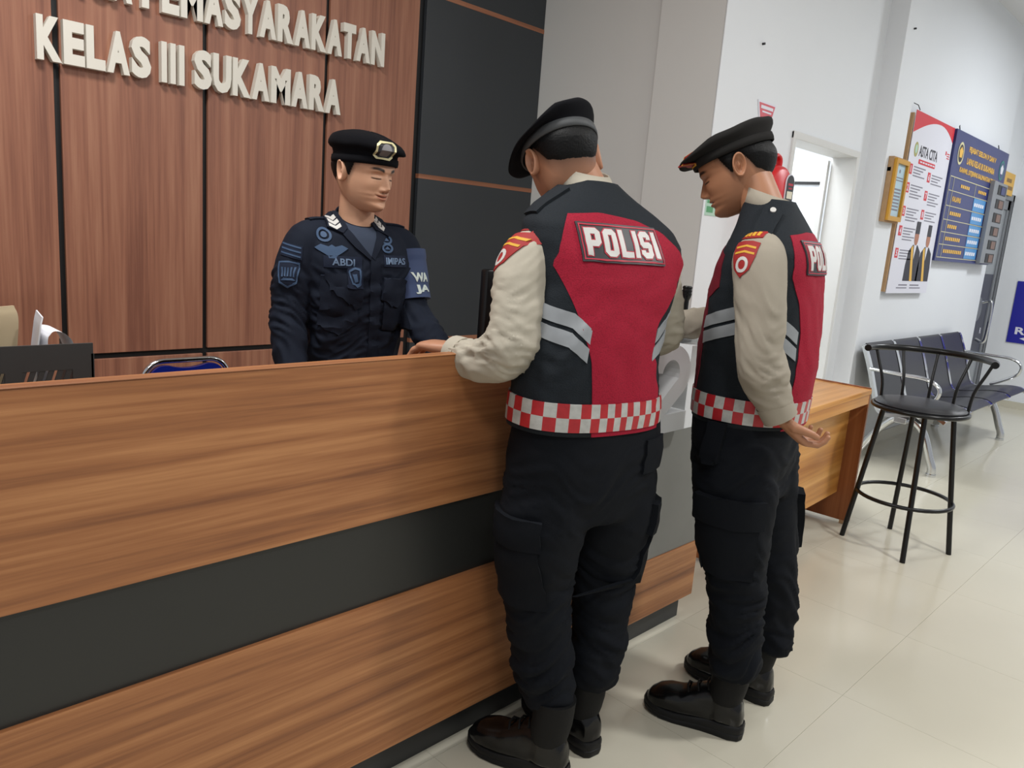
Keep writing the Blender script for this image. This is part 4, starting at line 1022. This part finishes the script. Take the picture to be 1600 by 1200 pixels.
def sleeve_badge(tr, O, U, D, sh, root):
    pl = planar(tr, O, U, (0, 0, 1), D, .25)
    top = drape(poly2([(-.030, .044), (.030, .052), (.029, .068), (-.030, .060)]), pl, .012, .001, .002, 'sleeve_tab', REDP, sh)
    drape(join2(*[rect2(-.022+.0115*i, .050+.0016*i, -.0145+.0115*i, .060+.0016*i) for i in range(4)]), pl, .01, .003, .0008, 'tab_lettering', YELP, top)
    s_ = [(-.034, .034), (-.012, .040), (.012, .042), (.032, .038), (.030, .005), (.022, -.028), (.0, -.050), (-.022, -.032), (-.032, -.002)]
    b = drape(poly2(s_), pl, .012, .001, .002, 'sleeve_badge', REDP, sh)
    for k in (0, 1):
        drape(poly2([(-.027, .024-.014*k), (0, .031-.014*k), (.026, .027-.014*k), (.026, .022-.014*k), (0, .026-.014*k), (-.027, .019-.014*k)]), pl, .012, .003, .0008, 'gold_bar', YELP, b)
    drape(ring2([(.017*math.cos(a), -.018+.020*math.sin(a)) for a in [2*math.pi*i/16 for i in range(16)]], [(.010*math.cos(a), -.018+.012*math.sin(a)) for a in [2*math.pi*i/16 for i in range(16)]]), pl, .012, .003, .0008, 'badge_ring', WHITER, b)

# ================= policeman at the counter, seen from behind
def build_A():
    B = Body((1.50, 1.165), 80)
    root = empty('person', 'policeman seen from behind, red POLISI vest, black beret, leaning at counter', 'person', (1.50, 1.165, 0), 0, 'officers at the reception counter')
    tab = [(.940,-.222,.192,0,.132),(.98,-.220,.192,0,.134),(1.05,-.212,.180,0,.132),(1.12,-.202,.165,0,.128),(1.20,-.190,.185,.01,.128),(1.28,-.182,.228,.025,.130),(1.34,-.186,.258,.038,.126),(1.38,-.190,.264,.05,.118),(1.415,-.184,.245,.06,.108),(1.45,-.152,.200,.075,.098),(1.48,-.110,.150,.088,.088),(1.505,-.075,.108,.098,.078),(1.52,-.06,.086,.103,.07)]
    # shirt: torso core and both sleeves
    core = [(z, a+.012, b-.012, f, d-.012) for z, a, b, f, d in tab]
    g = B.torso(core, 0, .015, 60)
    AL = [(-.10, .065, 1.36, .050), (-.162, .062, 1.335, .066), (-.198, .055, 1.275, .067), (-.215, .035, 1.20, .063), (-.232, .030, 1.125, .064), (-.246, .085, 1.09, .058), (-.256, .15, 1.078, .050), (-.262, .205, 1.079, .045)]
    AR = [(.16, .06, 1.36, .050), (.225, .058, 1.33, .064), (.262, .058, 1.26, .060), (.292, .06, 1.18, .056), (.305, .09, 1.135, .055), (.292, .17, 1.125, .050), (.28, .25, 1.128, .045)]
    sleeve(g, B, AL); sleeve(g, B, AR)
    me = remesh(g, .0065, 5)
    cz = folds([(1.11, .07, .010), (1.25, .1, .005)], 4, 11, 20)
    me = displace(me, lambda p: cz(p)+soft(p, 3, 12, .004))
    sh = link('shirt', me, SHIRT, root); tr = bvh(me)
    # cuffs
    for a, b_, r_ in (((-.259, .185, 1.079), (-.264, .222, 1.081), .046), ((.282, .235, 1.128), (.276, .275, 1.130), .045)):
        G().tube([B.P(*a), B.P(*b_)], [r_, r_-.001], 24).obj('cuff', SHIRT, sh, 40)
    collar_ring(B, [(1.490, .012, .085, .088, .078, -.010), (1.520, .004, .098, .076, .068, -.014), (1.548, -.002, .105, .068, .062, -.016), (1.546, -.002, .105, .063, .057, -.016), (1.50, .008, .09, .07, .06, -.01)], SHIRT, sh)
    sleeve_badge(tr, B.P(-.27, .090, 1.345), (B.f*-.88-B.r*.47).normalized(), (B.r*.88-B.f*.47), sh, root)
    red = [(-.126, 1.437), (-.05, 1.445), (.06, 1.434), (.135, 1.412), (.222, 1.345), (.085, 1.19), (.083, 1.13), (.120, 1.03), (.128, .941), (-.100, .941), (-.112, 1.11), (-.128, 1.18), (-.150, 1.26), (-.172, 1.325)]
    v, vt = vest(B, root, tab, [(1.13, .10, .008), (1.3, .1, .005)], 2, red=red, patch_r=(-.121, .109), patch_z=(1.334, 1.419))
    dpl = planar(vt, B.P(-.115, .075, 1.46), B.r, B.f, (0, 0, -1), .3)
    drape(rect2(-.055, -.022, .035, .022), dpl, .015, .003, .004, 'epaulette', VESTK, v)
    # trousers, pockets, boots
    pel = [(.70, -.19, .20, .0, .10), (.78, -.205, .212, 0, .125), (.86, -.212, .212, 0, .132), (.93, -.205, .205, 0, .128), (.97, -.2, .2, 0, .125)]
    legs = [[(-.105, 0, .86, .105), (-.110, .004, .72, .112), (-.108, .018, .60, .104), (-.100, .02, .50, .090), (-.086, .005, .38, .078), (-.070, -.008, .27, .077), (-.060, -.014, .215, .072), (-.057, -.016, .185, .056)],
            [(.110, 0, .86, .105), (.122, .004, .72, .108), (.130, .018, .60, .100), (.130, .02, .50, .086), (.118, .008, .38, .076), (.104, -.005, .28, .074), (.096, -.010, .225, .070), (.094, -.012, .195, .055)]]
    pk = [(((.20, 0, .60), [(-.075, -.10), (.075, -.10), (.075, .09), (-.075, .09)]), None, (-1, .1), .010, 'cargo_pocket'), (((.20, -.02, .70), [(-.08, -.05), (.07, -.06), (.075, .03), (-.08, .03)]), None, (-1, .25), .016, 'pocket_flap'),
          (((-.2, 0, .60), [(-.075, -.11), (.075, -.11), (.075, .09), (-.075, .09)]), None, (1, .2), .008, 'cargo_pocket'), (((-.2, 0, .70), [(-.08, -.045), (.08, -.045), (.08, .03), (-.08, .03)]), None, (1, .2), .013, 'pocket_flap'),
          (((.13, -.1, .88), [(-.05, -.05), (.05, -.05), (.05, .035), (-.05, .035)]), None, (-.35, 1), .006, 'pocket_flap')]
    trousers(root, B, pel, legs, [(.27, .11, .019), (.52, .10, .012), (.78, .12, .008)], 5, pk)
    boot(root, (1.443, 1.082), 106, .285, .225); boot(root, (1.583, 1.100), 82, .29, .235)
    # head, hands
    M = head_matrix(B.P(-.030, .150, 1.566), 64, 30, -10, 1.08)
    hs = make_head(M, (176, 126, 98), fade=1.2)
    nk = G().tube([B.P(.015, .09, 1.42), B.P(.005, .105, 1.50), B.P(-.018, .14, 1.565)], [(.066, .064), (.060, .060), (.060, .058)], 28)
    hL = G(); hand(hL, B.P(-.262, .222, 1.090), (B.f*.92-B.r*.38+B.u*-.02), B.u, -1, 1.0, (22, 26, 16), .05, 10)
    hR = G(); hand(hR, B.P(.276, .275, 1.120), (B.f*.95-B.r*.25+B.u*-.02), B.u, 1, 1.0, (18, 24, 14), .05, 20)
    co = G().tube(B.L([(0, 0, .80), (0, 0, .9), (.01, .0, 1.1), (.04, .03, 1.3), (.02, .08, 1.42)]), [.11, .12, .11, .11, .05], 24)
    for sx, z in ((-.10, .3), (.115, .3)): co.tube(B.L([(sx*.6, 0, .86), (sx, .015, .52), (sx*.82, 0, z), (sx*.75, -.008, .17)]), [.08, .055, .035, .03], 16)
    arms = G(); bare_arm(arms, B, AL, (-.262, .222, 1.090)); bare_arm(arms, B, AR, (.276, .275, 1.120))
    person_body(root, (176, 126, 98), hs, [(nk, .004, 4), (hL, .0028, 3), (hR, .0028, 3), (co.add(arms.v, arms.f), .012, 4)])
    make_beret(M, root, BERET_B, -70, .22, .20, .051, 1.05, (.156, .144), 2, mat('grey_sweatband', (64, 66, 68), .6))
build_A()
# ================= policeman standing side-on
def build_B():
    B = Body((2.08, .96), 100)
    root = empty('person', 'policeman in profile, dark beret tipped forward, left hand behind his back', 'person', (2.08, .96, 0), 0, 'officers at the reception counter')
    tab = [(.918,-.185,.185,.068,.150),(.96,-.186,.186,.068,.152),(1.05,-.180,.180,.066,.157),(1.12,-.178,.178,.066,.156),(1.20,-.182,.182,.064,.147),(1.28,-.192,.192,.066,.140),(1.34,-.198,.198,.062,.132),(1.385,-.195,.195,.058,.120),(1.42,-.175,.175,.060,.106),(1.455,-.14,.14,.068,.092),(1.485,-.105,.105,.078,.082),(1.51,-.078,.078,.086,.072),(1.525,-.066,.066,.090,.066)]
    core = [(z, a+.012, b-.012, f, d-.012) for z, a, b, f, d in tab]
    g = B.torso(core, 0, .015, 60)
    AL = [(-.10, .045, 1.38, .055), (-.176, .042, 1.365, .068), (-.205, .022, 1.29, .066), (-.220, .005, 1.21, .061), (-.226, -.002, 1.14, .060), (-.220, -.018, 1.09, .060), (-.208, -.036, 1.04, .055), (-.194, -.056, .995, .044)]
    AR = [(.12, .05, 1.40, .062), (.185, .07, 1.37, .068), (.215, .13, 1.27, .062), (.225, .20, 1.19, .058), (.215, .28, 1.155, .052), (.195, .38, 1.135, .045), (.185, .43, 1.130, .040)]
    sleeve(g, B, AL); sleeve(g, B, AR)
    me = remesh(g, .0065, 5); cz = folds([(1.09, .08, .012), (1.24, .1, .004)], 9, 10, 18)
    me = displace(me, lambda p: cz(p)+soft(p, 8, 12, .004))
    sh = link('shirt', me, SHIRT2, root); tr = bvh(me)
    G().tube([B.P(-.198, -.050, 1.006), B.P(-.186, -.070, .968)], [.047, .045], 24).obj('cuff', SHIRT2, sh, 40)
    G().tube([B.P(.19, .405, 1.132), B.P(.182, .445, 1.128)], [.043, .042], 24).obj('cuff', SHIRT2, sh, 40)
    collar_ring(B, [(1.485, 0, .080, .090, .080, -.004), (1.518, 0, .092, .078, .068, -.012), (1.545, 0, .102, .069, .061, -.018), (1.543, 0, .102, .064, .056, -.018), (1.50, 0, .086, .072, .062, -.006)], SHIRT2, sh)
    sleeve_badge(tr, B.P(-.25, .062, 1.368), B.f*-1, B.r, sh, root)
    red = [(-.125, 1.432), (-.045, 1.444), (.045, 1.444), (.125, 1.432), (.150, 1.33), (.10, 1.20), (.098, 1.13), (.11, 1.03), (.112, .916), (-.112, .916), (-.11, 1.03), (-.10, 1.18), (-.118, 1.26), (-.15, 1.33)]
    v, vt = vest(B, root, tab, [(1.12, .10, .006), (1.3, .1, .004)], 6, red=red, patch_r=(-.105, .125), patch_z=(1.335, 1.420))
    dpl = planar(vt, B.P(-.125, .05, 1.46), B.r, B.f, (0, 0, -1), .3)
    drape(rect2(-.05, -.024, .04, .024), dpl, .015, .003, .005, 'epaulette', VESTK, v)
    drape(disc2(.028, 0, .007), dpl, .015, .008, .003, 'button', WHITER, v)
    pel = [(.70, -.185, .185, .05, .11), (.78, -.192, .192, .066, .130), (.86, -.192, .192, .072, .140), (.93, -.186, .186, .075, .140), (.97, -.18, .18, .078, .135)]
    legs = [[(-.095, .065, .86, .110), (-.105, .045, .72, .118), (-.11, .028, .60, .104), (-.108, .016, .50, .088), (-.112, -.004, .40, .076), (-.118, -.014, .30, .078), (-.121, -.022, .22, .074), (-.122, -.026, .185, .060)],
            [(.095, .065, .86, .110), (.105, .040, .72, .112), (.112, .015, .60, .098), (.115, -.012, .50, .084), (.118, -.034, .40, .075), (.122, -.048, .30, .073), (.124, -.054, .215, .068), (.124, -.055, .18, .058)]]
    pk = [(((-.2, .03, .60), [(-.08, -.10), (.08, -.10), (.08, .09), (-.08, .09)]), None, (1, .05), .010, 'cargo_pocket'), (((-.2, .03, .70), [(-.085, -.045), (.085, -.05), (.085, .03), (-.085, .03)]), None, (1, .05), .016, 'pocket_flap'),
          (((-.2, .09, .875), [(-.024, -.055), (-.012, -.066), (.012, -.066), (.024, -.055), (.024, .05), (-.024, .05)]), None, (1, -.1), .020, 'belt_pouch'), (((.2, .0, .60), [(-.08, -.10), (.08, -.10), (.08, .09), (-.08, .09)]), None, (-1, .05), .020, 'cargo_pocket')]
    trousers(root, B, pel, legs, [(.28, .12, .020), (.50, .10, .013), (.78, .12, .009)], 11, pk)
    boot(root, (1.985, .873), 108, .285, .225); boot(root, (2.215, .898), 96, .285, .215)
    M = head_matrix(B.P(.0, .190, 1.608), 112, 24, 0, 1.07)
    sk = (168, 118, 88)
    hs = make_head(M, sk, fade=.8)
    nk = G().tube([B.P(0, .07, 1.42), B.P(0, .105, 1.50), B.P(0, .158, 1.60)], [(.066, .064), (.060, .056), (.056, .052)], 28)
    hL = G(); hand(hL, B.P(-.184, -.072, .966), (B.f*-.46+B.r*.40+B.u*-.50), (-B.u*.78+B.f*.50-B.r*.30), 1, .92, (34, 42, 26), .05, 25)
    hR = G(); hand(hR, B.P(.182, .445, 1.118), (B.f*.95-B.r*.25), B.u, 1, 1.0, (20, 24, 14), .05, 15)
    co = G().tube(B.L([(0, .06, .80), (0, .075, .9), (0, .075, 1.1), (0, .06, 1.3), (0, .055, 1.42)]), [.11, .12, .12, .11, .05], 24)
    for sx, fy in ((-.11, -.02), (.115, -.05)): co.tube(B.L([(sx*.6, .05, .86), (sx, .01, .52), (sx*1.05, fy*.8, .3), (sx*1.06, fy, .17)]), [.08, .055, .035, .03], 16)
    bare_arm(co, B, AL, (-.184, -.072, .966)); bare_arm(co, B, AR, (.182, .44, 1.12))
    person_body(root, sk, hs, [(nk, .004, 4), (hL, .0028, 3), (hR, .0028, 3), (co, .012, 4)])
    b, bg = make_beret(M, root, BERET_D, 20, .22, .16, .046, .40, (.152, .158), 4)
    bt = bvh(bg.mesh('x')); X = (M.to_3x3() @ Vector((-1, 0, 0))).normalized(); 
    fwd = (M.to_3x3() @ Vector((0, 1, 0))).normalized(); upv = (M.to_3x3() @ Vector((0, 0, 1))).normalized()
    pl = planar(bt, M @ Vector((-.02, .13, .168)), X, upv, -fwd, .2)
    bd_ = drape(rect2(-.026, -.020, .030, .022), pl, .012, .001, .003, 'beret_badge', REDP, b)
    drape(frame2(-.024, -.018, .028, .020, .004), pl, .012, .004, .001, 'badge_border', YELP, bd_)
build_B()
# ================= guard behind the counter
def build_G():
    B = Body((1.50, 2.2), 260)
    root = empty('person', 'smiling guard in navy uniform behind counter, black beret with pale badge', 'person', (1.50, 2.2, 0), 0, 'officers at the reception counter')
    tab = [(.74,-.165,.165,0,.115),(.86,-.162,.162,0,.112),(.94,-.158,.158,0,.112),(1.02,-.158,.158,.004,.115),(1.10,-.166,.166,.008,.120),(1.18,-.178,.178,.010,.122),(1.25,-.188,.188,.008,.118),(1.30,-.186,.186,.004,.110),(1.335,-.168,.168,0,.10),(1.358,-.140,.140,-.008,.084),(1.376,-.112,.112,-.024,.062),(1.394,-.088,.088,-.04,.045),(1.408,-.072,.072,-.05,.032)]
    g = B.torso(tab, 0, .012, 80)
    AR = [(.09, 0, 1.325, .056), (.165, 0, 1.305, .068), (.200, .002, 1.22, .066), (.218, .008, 1.12, .060), (.228, .022, 1.03, .056), (.232, .06, .94, .050), (.232, .11, .86, .042), (.23, .14, .81, .038)]
    AL = [(-.09, 0, 1.325, .056), (-.165, .004, 1.300, .068), (-.178, .03, 1.22, .066), (-.184, .06, 1.12, .060), (-.192, .11, 1.065, .056), (-.205, .20, .995, .049), (-.215, .29, .915, .042), (-.22, .35, .86, .036)]
    sleeve(g, B, AL); sleeve(g, B, AR)
    me = remesh(g, .006, 6)
    cz = folds([(1.08, .10, .012), (.94, .1, .010), (1.20, .06, .007)], 14, 9, 17)
    me = displace(me, lambda p: cz(p)+soft(p, 5, 9, .006))
    jk = link('uniform_jacket', me, NAVY, root); tr = bvh(me)
    U = -B.r; V = B.u; D = -B.f
    pf = planar(tr, B.P(0, 0, 0), U, V, D, .5)
    def dr(vf, off, th, nm, m, par=jk, st=.012): return drape(vf, pf, st, off, th, nm, m, par)
    # open neck with the t-shirt, lapels, placket
    dr(poly2([(-.064, 1.374), (-.042, 1.364), (-.015, 1.359), (.015, 1.359), (.034, 1.364), (.048, 1.372), (.038, 1.348), (.0, 1.272), (-.030, 1.31), (-.062, 1.352)]), .002, .002, 't_shirt', NAVYT)
    c1 = dr(poly2([(-.065, 1.400), (-.082, 1.402), (-.118, 1.388), (-.122, 1.352), (-.082, 1.336), (-.062, 1.352)]), .002, .008, 'collar', NAVY)
    c2 = dr(poly2([(.045, 1.400), (.066, 1.400), (.092, 1.385), (.070, 1.335), (.030, 1.352), (.030, 1.372)]), .002, .008, 'collar', NAVY)
    dr(poly2([(-.062, 1.352), (-.084, 1.336), (-.052, 1.30), (-.004, 1.262), (.0, 1.272), (-.034, 1.312)]), .002, .005, 'lapel', NAVY)
    dr(poly2([(.034, 1.352), (.060, 1.336), (.034, 1.30), (.010, 1.262), (.0, 1.272), (.016, 1.312)]), .002, .005, 'lapel', NAVY)
    dr(poly2([(-.004, 1.27), (.030, 1.27), (.044, .80), (.008, .80)]), .001, .004, 'placket', NAVY)
    collar_ring(B, [(1.362, 0, -.012, .084, .076, .014), (1.378, 0, -.008, .076, .070, .026), (1.392, 0, -.002, .0685, .065, .040), (1.390, 0, -.002, .064, .0605, .040), (1.366, 0, -.008, .072, .064, .02)], NAVY, jk, 'collar_stand')
    def chev(cx, cz, w, par):
        for k in range(3):
            z = cz+.013-.0125*k
            drape(poly2([(cx-w, z+.006), (cx, z-.003), (cx+w, z+.006), (cx+w, z-.003), (cx, z-.0125), (cx-w, z-.003)]), pf, .012, .0095, .002, 'rank_chevron', WHITER, par)
    chev(-.098, 1.368, .017, c1); chev(.056, 1.372, .011, c2)
    # chest tapes, badges
    def word(s, cx, cz, w, h, nm, tape):
        t_ = dr(rect2(cx-tape/2, cz-.018, cx+tape/2, cz+.018), .001, .002, nm, NAVY2)
        V_, F_ = fit(text2d(s, bold=.022), w=w, h=h, cx=cx, cy=cz); drape((V_, F_), pf, .012, .003, .0014, 'lettering', STITCHL, t_)
    word('ABDI', -.088, 1.252, .068, .021, 'name_tape', .115); word('IMIPAS', .090, 1.262, .075, .021, 'service_tape', .088)
    dr(poly2([(-.168, 1.292), (-.150, 1.303), (-.130, 1.297), (-.120, 1.303), (-.110, 1.297), (-.090, 1.303), (-.072, 1.294), (-.090, 1.280), (-.106, 1.270), (-.110, 1.262), (-.130, 1.262), (-.134, 1.270), (-.150, 1.280)]), .001, .002, 'wings_badge', STITCH)
    dr(ring2(disc2(-.138, 1.332, .022, .022)[0], disc2(-.138, 1.332, .015, .015)[0]), .001, .002, 'round_badge', STITCH)
    dr(disc2(-.138, 1.332, .009), .001, .002, 'badge_centre', STITCH)
    for cz_ in (1.328, 1.302):
        dr(ring2(disc2(.062, cz_, .021, .015)[0], disc2(.062, cz_, .014, .009)[0]), .001, .002, 'chest_badge', STITCH)
        dr(poly2([(.052, cz_-.004), (.062, cz_+.006), (.072, cz_-.004)]), .001, .002, 'badge_centre', STITCH)
    s_ = lambda cx, cz, w, h: [(cx-w, cz+h), (cx, cz+h*1.12), (cx+w, cz+h), (cx+w*.92, cz-.1*h), (cx+w*.8, cz-h*.75), (cx, cz-h*1.15), (cx-w*.8, cz-h*.75), (cx-w*.92, cz-.1*h)]
    b0 = dr(rect2(-.078, 1.172, -.034, 1.236), .014, .002, 'badge_leather', NAVY2)
    drape(ring2(s_(-.056, 1.205, .018, .024), s_(-.056, 1.205, .0135, .0185)), pf, .012, .0165, .0012, 'shield_rim', STITCH, b0)
    drape(poly2([(-.062, 1.195), (-.05, 1.195), (-.05, 1.217), (-.062, 1.217)]), pf, .012, .0165, .0012, 'shield_emblem', STITCH, b0)
    # pockets with flaps
    def pocket(poly, flap):
        p_ = dr(poly2(poly), .001, .006, 'chest_pocket', NAVY); drape(poly2(flap), pf, .012, .007, .006, 'pocket_flap', NAVY, p_)
    pocket([(-.15, 1.21), (-.035, 1.21), (-.04, 1.06), (-.095, 1.02), (-.15, 1.05)], [(-.142, 1.215), (-.035, 1.215), (-.028, 1.125), (-.052, 1.108), (-.125, 1.165)])
    pocket([(.045, 1.21), (.14, 1.20), (.14, 1.03), (.05, 1.04)], [(.048, 1.21), (.135, 1.205), (.098, 1.108), (.034, 1.135)])
    # right sleeve badges (left in the picture)
    pr = planar(tr, B.P(.19, 0, 0), -B.r, V, -(B.f*.8+B.r*.6), .5)
    st0 = drape(poly2([(-.052, 1.262), (.035, 1.250), (.035, 1.292), (-.050, 1.302)]), pr, .012, .001, .002, 'rank_patch', NAVY2, jk)
    for k in range(3): drape(poly2([(-.047, 1.268+.0135*k), (.030, 1.256+.0135*k), (.030, 1.261+.0135*k), (-.047, 1.273+.0135*k)]), pr, .012, .003, .0012, 'rank_bar', STITCH, st0)
    sh0 = drape(poly2(s_(-.012, 1.205, .040, .036)), pr, .012, .001, .0022, 'sleeve_shield', NAVY2, jk)
    drape(ring2(s_(-.012, 1.205, .040, .036), s_(-.012, 1.205, .035, .031)), pr, .012, .003, .0014, 'shield_rim', STITCH, sh0)
    for k in range(5):
        x = -.032+.010*k
        drape(poly2([(x-.003, 1.198), (x+.003, 1.198), (x+.004*(k-1.5)*.4+.003, 1.226), (x+.004*(k-1.5)*.4-.003, 1.226)]), pr, .012, .003, .0012, 'shield_petal', STITCH, sh0)
    drape(poly2([(-.038, 1.186), (.014, 1.186), (.004, 1.194), (-.028, 1.194)]), pr, .012, .003, .0012, 'shield_scroll', STITCH, sh0)
    # armband on the left arm
    ab = G().tube(spline(B.L([(-.172, .012, 1.288), (-.178, .03, 1.22), (-.184, .058, 1.128)]), 8), [.0755]*4+[.073]*8+[.070]*5, 36).obj('armband', BLUEB, jk, 40)
    at = bvh(ab.data); pa = planar(at, B.P(0, 0, 0), U, V, -(B.f*.55-B.r*.42), .6)
    pa = planar(at, B.P(-.18, .04, 0), (-B.r*.80-B.f*.60).normalized(), V, -(B.f*.80-B.r*.60), .5)
    for s2, z in (('WA', 1.209), ('JA', 1.169)):
        drape(fit(text2d(s2, bold=.035), w=.056, h=.030, cx=-.027, cy=z+.004), pa, .01, .001, .0014, 'armband_lettering', PALEG, ab)
    for sx in (-.12, .12):
        pe = planar(tr, B.P(sx, 0, 1.36), B.r, B.f, (0, 0, -1), .3)
        e_ = drape(rect2(-.045, -.022, .045, .022), pe, .015, .001, .005, 'epaulette', NAVY, jk)
        drape(disc2(-.03 if sx > 0 else .03, 0, .005), pe, .015, .006, .003, 'button', PEWTER, e_)
    pel = [(.70, -.165, .165, 0, .10), (.80, -.17, .17, 0, .12), (.90, -.155, .155, 0, .11)]
    legs = [[(s*.09, 0, .84, .09), (s*.095, .0, .70, .095), (s*.095, .01, .50, .08), (s*.095, 0, .30, .07), (s*.095, -.01, .12, .068), (s*.095, -.01, .07, .06)] for s in (-1, 1)]
    trousers(root, B, pel, legs, [(.2, .1, .01)], 17)
    for s in (-1, 1):
        q = B.P(s*.095, -.075, 0); boot(root, (q.x, q.y), 260+s*-6, .275, .12)
    M = head_matrix(B.P(.002, .040, 1.534), 283, 5, 0, 1.06)
    sk = (204, 156, 126)
    hs = make_head(M, sk, smile=7., full=.6, brow=1.)
    nk = G().tube([B.P(0, -.005, 1.34), B.P(0, .0, 1.40), B.P(.004, .018, 1.50)], [(.062, .062), (.058, .058), (.056, .055)], 28)
    hR = G(); hand(hR, B.P(.23, .14, .800), (B.f*.97-B.r*.1+B.u*-.05), B.u, 1, .98, (14, 18, 10), .06, 5)
    hL = G(); hand(hL, B.P(-.22, .355, .835), (B.f*.80+B.r*.15-B.u*.38), (B.u+B.f*.4), -1, .98, (10, 10, 6), .06, 5)
    co = G().tube(B.L([(0, 0, .75), (0, 0, .9), (0, 0, 1.1), (0, 0, 1.25), (0, -.004, 1.36)]), [.09, .10, .10, .09, .05], 24)
    for s in (-1, 1): co.tube(B.L([(s*.06, 0, .84), (s*.095, .01, .48), (s*.095, 0, .25), (s*.095, -.01, .12)]), [.07, .05, .033, .03], 16)
    bare_arm(co, B, AR, (.23, .135, .803)); bare_arm(co, B, AL, (-.22, .35, .84))
    person_body(root, sk, hs, [(nk, .004, 4), (hL, .003, 3), (hR, .003, 3), (co, .012, 4)])
    b, bg = make_beret(M, root, BERET_B, -25, .20, .04, .082, .30, (.150, .138), 7, None, True)
    bt = bvh(bg.mesh('x')); m3 = M.to_3x3()
    dirv = (m3 @ Vector((.42, .90, .12))).normalized(); ux = (m3 @ Vector((.90, -.42, 0))).normalized(); upv = (m3 @ Vector((0, 0, 1))).normalized()
    pl = planar(bt, M @ Vector((.030, .09, .178)), -ux, upv, -dirv, .25)
    oct_ = lambda w, h, c: [(-w+c, -h), (w-c, -h), (w, -h+c), (w, h-c), (w-c, h), (-w+c, h), (-w, h-c), (-w, -h+c)]
    bk = drape(poly2(oct_(.028, .022, .008)), pl, .01, .002, .003, 'beret_badge', RUBK, b)
    drape(ring2(oct_(.030, .024, .009), oct_(.0245, .0185, .008)), pl, .01, .005, .002, 'badge_frame', GOLD, bk)
    drape(disc2(0, 0, .015, .017), pl, .01, .005, .003, 'badge_disc', PEWTER, bk)
build_G()
